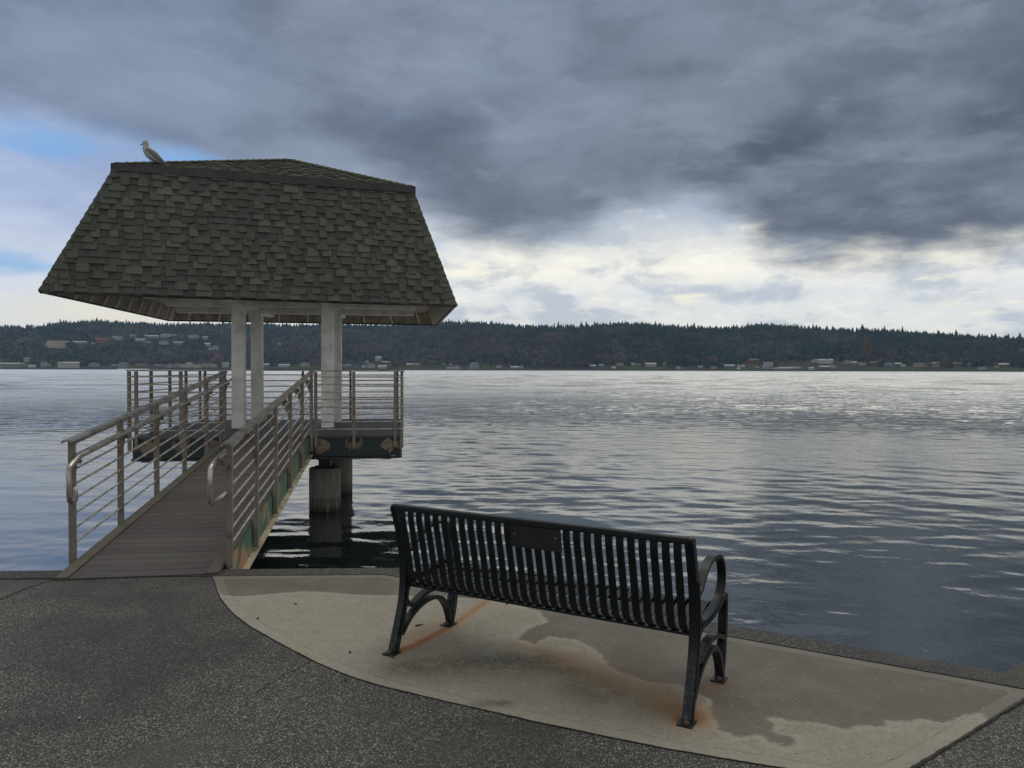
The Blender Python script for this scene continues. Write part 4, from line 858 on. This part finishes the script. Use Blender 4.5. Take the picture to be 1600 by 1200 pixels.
for (xa, xb, ya, yb, wc, rc, sty, lab) in HS:
    xc = (xa+xb)/2; a, r_, zt = ground_at(xc, min(yb, 577.2)); k = r_/FPX; W = (xb-xa)*k; Ht = max((yb-ya)*k, 6.0); D_ = min(max(W*.6, 7), 12)
    boxes.append((xa, xb, ya, yb, r_))
    yaw = -a+random.uniform(-.3, .3)*(sty not in ('wide', 'twin')); loc = (r_*math.sin(a), r_*math.cos(a), zt-.5)
    h = empty('house', loc, yaw, label=lab, cat='house', group='houses across the water')
    rf = 0 if sty == 'n' else min(Ht*.42, 4.0); wh = Ht-rf; x2, y2 = W/2, D_/2
    s = MB(); r2 = MB(); e = .5
    if sty in ('f',):
        s.prism([(-x2, 0), (x2, 0), (x2, wh), (0, Ht), (-x2, wh)], D_, Matrix.Translation((0, y2, 0)) @ Matrix.Rotation(R(90), 4, 'X'))
        for q_ in (-1, 1): r2.add([(0, -y2-e, Ht+.3), (q_*(x2+e), -y2-e, wh-.2), (q_*(x2+e), y2+e, wh-.2), (0, y2+e, Ht+.3), (0, -y2-e, Ht-.05), (q_*(x2+e), -y2-e, wh-.55), (q_*(x2+e), y2+e, wh-.55), (0, y2+e, Ht-.05)], [(0, 1, 2, 3), (4, 5, 6, 7), (0, 1, 5, 4), (1, 2, 6, 5), (2, 3, 7, 6)])
    else:
        s.box((0, 0, wh/2), (W, D_, wh))
        if sty == 'n': r2.box((0, 0, wh+.2), (W+.8, D_+.8, .4))
        else:
            iv = x2*.45 if sty == 'h' else 0
            r2.add([(-x2-e, -y2-e, wh), (x2+e, -y2-e, wh), (x2+e, y2+e, wh), (-x2-e, y2+e, wh), (-x2-e+iv, 0, Ht), (x2+e-iv, 0, Ht)], [(0, 1, 5, 4), (2, 3, 4, 5), (0, 4, 3), (1, 2, 5), (0, 3, 2, 1)])
        gab = [(-W*.2, .24), (W*.22, .24)] if sty == 'twin' else ([(-W*.36, .16)] if sty == 'wide' and W > 55 else ([(W*.1, .12)] if sty == 'wide' else []))
        for gx_, gw_ in gab:
            gw2 = W*gw_; s.prism([(-gw2, 0), (gw2, 0), (gw2, wh*.92), (0, Ht*1.02), (-gw2, wh*.92)], 2.5, Matrix.Translation((gx_, -y2+.02, 0)) @ Matrix.Rotation(R(90), 4, 'X'))
            for q_ in (-1, 1): r2.add([(gx_, -y2-3, Ht*1.02+.4), (gx_+q_*(gw2+.5), -y2-3, wh*.92), (gx_+q_*(gw2+.5), 0, wh*.92), (gx_, 0, Ht*1.02+.4)], [(0, 1, 2, 3)])
    s.build('wall', HM[wc], h); r2.build('roof', HM[rc], h)
    if W > 15:
        nw = max(2, int(W/5.5)); rows = 2 if wh > 5.6 else 1
        for row in range(rows):
            for i in range(nw):
                ww = W/nw*.55; s = MB(); fy = -y2-.06 if sty != 'twin' else -y2-2.6
                s.box((-x2+W*(i+.5)/nw, fy, wh*((row+.52)/rows)), (ww, .12, min(1.5, wh/rows*.5))); s.build('window', HM['glass'], h)
    if sty in ('h', 'wide') or random.random() < .15:
        s = MB(); s.box((x2*.5, y2*.3, Ht*.98), (1.0, 1.0, 2.2)); s.build('chimney', HM['roofbrown'], h)
# utility poles on the far bank
for px, top, lb in ((849.5, 566, 'utility pole on the shore straight beyond the water, leftmost of the dark shore poles'), (887.5, 564, 'utility pole standing left of the slate-walled house'), (921.5, 565, 'utility pole touching the slate-walled house'), (962.5, 565, 'utility pole between the grey shed and the pale house'), (1024.5, 564, 'utility pole at the right end of the wide grey house'), (1170.5, 565, 'utility pole below the dark red house'), (1397, 566, 'whitish utility pole on the right shore')):
    a, r_, zt = ground_at(px, 576.5); u = empty('utility_pole', (r_*math.sin(a), r_*math.cos(a), zt), -a, label=lb, cat='utility pole', group='utility poles on the far bank')
    hh = (576.5-top)*r_/FPX; s = MB(); s.tube([(0, 0, 0), (0, 0, hh)], [.5, .3], 6); s.build('pole', HM['pale' if px > 1390 else 'tan'], u); s = MB(); s.box((0, 0, hh*.93), (3.4, .3, .35)); s.build('crossarm', HM['tan'], u)
# ---- trees
def m_fol(cols, var=.4):
    def f(q):
        c = q.ramp(q.island, [(i/(len(cols)-1), (*c_, 1)) for i, c_ in enumerate(cols)])
        nz = q.noise(q.pos, .006, 3); c = q.mix(1.0, c, q.ramp(nz, [(.3, 1-var), (.7, 1+var)]), 'MULTIPLY'); setp(q, col=c, rough=.95, spec=.1)
    return f
M['conifer'] = mat('far conifer foliage', m_fol([(.012, .024, .022), (.024, .044, .032), (.034, .052, .034), (.018, .034, .031)]))
M['bare'] = mat('far bare branches', m_fol([(.06, .052, .058), (.12, .098, .10), (.09, .088, .075), (.19, .155, .145), (.09, .07, .09)], .45))
M['ochre'] = mat('tawny twigs', m_fol([(.14, .085, .045), (.18, .11, .06)]))
M['pinktw'] = mat('pinkish twigs', m_fol([(.20, .12, .13), (.24, .16, .15)]))
M['bark'] = simple('pale bark', (.20, .18, .16), (.10, .09, .08), .9, bs=0)
def conifer_geo(r_, tiers=5, sides=7):
    V, F = [], []
    for t in range(tiers):
        z0 = .10+.80*t/tiers*1.0; z1 = min(1.0, z0+.34); rad = .20*(1-t/tiers)**.8+.02; c0 = len(V); V.append((0, 0, z1 if t < tiers-1 else 1.0))
        for k in range(sides*2):
            q_ = rad*(1.0 if k % 2 else .5)*r_.uniform(.7, 1.2); an = math.pi*k/sides+t
            V.append((q_*math.cos(an), q_*math.sin(an), z0+(r_.uniform(-.05, .03) if k % 2 else .04)))
        F += [(c0, c0+1+k, c0+1+(k+1) % (sides*2)) for k in range(sides*2)]
    return np.array(V), np.array(F)
def bare_geo(r_, nsh=64, narrow=1.0):
    V, F = [], []
    for k in range(nsh):
        th = r_.uniform(0, 6.28); ph = math.acos(r_.uniform(-.35, 1)); rr = r_.uniform(.55, 1)
        c = np.array([.34*narrow*rr*math.sin(ph)*math.cos(th), .34*narrow*rr*math.sin(ph)*math.sin(th), .58+.42*rr*math.cos(ph)])
        out = np.array([math.sin(ph)*math.cos(th)*narrow, math.sin(ph)*math.sin(th)*narrow, abs(math.cos(ph))+.6]); out /= np.linalg.norm(out)
        sd_ = np.cross(out, r_.normal(size=3)); sd_ /= np.linalg.norm(sd_)+1e-6; L = r_.uniform(.10, .20); wd = r_.uniform(.03, .06)
        i = len(V); V += [c-out*L*.5-sd_*wd, c-out*L*.5+sd_*wd, c+out*L]; F.append((i, i+1, i+2))
    return np.array(V), np.array(F)
rt = np.random.default_rng(3)
CG = [conifer_geo(rt) for _ in range(6)]; BG = [bare_geo(rt) for _ in range(6)]
bx = np.array(boxes)
NT = 35000
ta = rt.uniform(R(-56), R(50), NT); ts = rt.uniform(0, 1, NT)**.9; tW = slopeW(ta); tD = shoreD(ta); trr = tD+tW*(.07+ts*1.0)
tz = terr(ta, trr); tpx = 800+FPX*np.tan(ta)
con_p = .20+.75*np.clip((ts-.62)/.2, 0, 1)+.35*(np.sin(ta*37)*np.sin(ta*13+ts*9)); con_p = con_p+.28*np.clip((ta-R(2))/R(12), 0, 1); con_p = np.where((ta < R(-14)), con_p*.85+.12, con_p)
con_p = np.where(np.sin(ta*61+4*np.sin(ts*7)) > .55, con_p+.35, con_p)
con = rt.uniform(0, 1, NT) < con_p
hts = np.where(con, rt.uniform(14, 33, NT)*(1+.12*(ts > .9))*(1+.2*(ta < R(-12))), rt.uniform(13, 24, NT)*(1+.2*(ta < R(-12)))); hts *= np.where(rt.uniform(0, 1, NT) > .95, 1.32, 1)
# open ground: lawns near the shore, cleared slope around the left houses
low = ts < .05
dens = np.where(low, .75+.3*np.sin(ta*50), 1.0); dens = np.where((tpx > 1215) & (tpx < 1345) & (ts < .16), .08, dens)
dens = np.where((tpx > 1095) & (tpx < 1440) & (ts < .07), dens*.3, dens)
keep_t = rt.uniform(0, 1, NT) < dens
px_ = tpx; ybt = 577.5-(tz-EYE)*FPX/(trr*np.cos(ta)); ytp = 577.5-(tz+hts-EYE)*FPX/(trr*np.cos(ta)); wpx = hts*.22*FPX/trr
for (xa, xb, ya, yb, hr) in boxes:
    hit = (px_+wpx > xa) & (px_-wpx < xb) & (trr < hr+14) & (ytp < yb-.6) & (ybt > ya); keep_t &= ~hit
idx = np.where(keep_t)[0]
Vs, Fs, Ms, o_ = [], [], [], 0
for i in idx:
    Vg, Fg = (CG if con[i] else BG)[rt.integers(6)]; an = rt.uniform(0, 6.28); ca, sa = math.cos(an), math.sin(an); h_ = hts[i]; wf = rt.uniform(.8, 1.25)*(1.05 if con[i] else 1.45)
    P = np.stack([(Vg[:, 0]*ca-Vg[:, 1]*sa)*h_*wf+trr[i]*math.sin(ta[i]), (Vg[:, 0]*sa+Vg[:, 1]*ca)*h_*wf+trr[i]*math.cos(ta[i]), Vg[:, 2]*h_+tz[i]-1], 1)
    Vs.append(P); Fs.append(Fg+o_); Ms.append(np.full(len(Fg), 0 if con[i] else 1)); o_ += len(P)
o = npmesh('forest', np.concatenate(Vs), np.concatenate(Fs), [M['conifer'], M['bare']], nper=3, matidx=np.concatenate(Ms))
tag(o, 'mixed wood of dark conifers and bare brown trees covering the far hills', 'forest', kind='stuff')
def geo_obj(name, G, m_, par, sc):
    V, F = G; return (lambda q_: (setattr(q_, 'parent', par), q_)[1])(npmesh(name, V*np.array(sc), F, m_, nper=3))
# single trees that stand out
def tree(px, base, top, kind, lab, cat='tree', grp=None, wd=1.0):
    a, r_, zt = ground_at(px, base); h_ = (base-top)*r_/FPX/math.cos(a)
    t = empty({'c': 'conifer_tree', 'p': 'poplar_tree', 'b': 'bare_tree', 'o': 'autumn_tree'}[kind], (r_*math.sin(a), r_*math.cos(a), zt-.5), 0, label=lab, cat=cat, group=grp)
    G = conifer_geo(rt, 7, 8) if kind == 'c' else bare_geo(rt, 380, .55 if kind == 'p' else 1.1)
    geo_obj('crown', G, M[{'c': 'conifer', 'p': 'ochre', 'b': 'pinktw', 'o': 'ochre'}[kind]], t, (h_*wd, h_*wd, h_))
    s = MB(); s.tube([(0, 0, 0), (0, 0, h_*.7)], [h_*.018, h_*.006], 6); s.build('trunk', M['bark'], t)
tree(1355, 566, 537, 'p', 'tall narrow tawny poplar rising behind the right shore houses', wd=.8)
tree(662, 571, 564, 'o', 'small orange-leaved tree right of the low pair of houses')
tree(258, 575, 562, 'b', 'pinkish bare tree in front of the white cottage on the left shore')
tree(341, 573, 556, 'b', 'pinkish bare tree left of the boxy white waterfront house')
tree(1114, 574, 558, 'b', 'reddish bare tree over the tan waterfront cottage')
tree(121, 566, 546, 'c', 'dark broad fir above the left beach houses', wd=1.3); tree(105, 566, 550, 'c', 'smaller dark fir left of the broad fir above the left beach', wd=1.2)
tree(291, 535, 520, 'c', 'dark fir between two white houses of the upper hillside row', wd=1.2); tree(278, 534, 521, 'c', 'dark fir in front of the small white hillside house', wd=1.3)
for px in (104, 118, 157, 189, 243, 318, 334, 345, 692, 703, 741, 752, 768, 786, 823, 832, 871, 889, 908, 936, 958, 972, 1001, 1015, 1060, 1134, 1160, 1173, 1182, 1201, 1208, 1240, 1256, 1262, 1290, 1312, 1319, 1355, 1363, 1379, 1411, 1468, 1495, 1534):
    a = px2az(px+.0); yy = float(np.interp(a, AZP, SKY)); r_ = float(shoreD(a)+slopeW(a))*.985; zt = float(terr(a, r_)); h_ = random.uniform(33, 41)
    t = empty('conifer_tree', (r_*math.sin(a), r_*math.cos(a), zt-.5), 0, label='tall dark fir whose tip stands above the ridge line', cat='tree', group='tall firs along the ridge')
    geo_obj('crown', conifer_geo(rt, 7, 7), M['conifer'], t, (h_*.62, h_*.62, h_)); s = MB(); s.tube([(0, 0, 0), (0, 0, h_*.8)], [.6, .2], 5); s.build('trunk', M['bark'], t)
# ------------------------------------------------------------------ air
hz = MB(); hz.box((0, 2200, 160), (11000, 5400, 360)); hz = hz.build('haze', None); hz['kind'] = 'stuff'
hm = bpy.data.materials.new('haze air'); hm.use_nodes = True; q = N(hm.node_tree); q.n.clear(); out = q.node('ShaderNodeOutputMaterial')
pvv = q.node('ShaderNodeVolumePrincipled', {'Color': (.45, .68, 1.0, 1), 'Density': .000045, 'Anisotropy': .1}); q.l.new(pvv.outputs[0], out.inputs['Volume'])
hz.data.materials.clear(); hz.data.materials.append(hm)
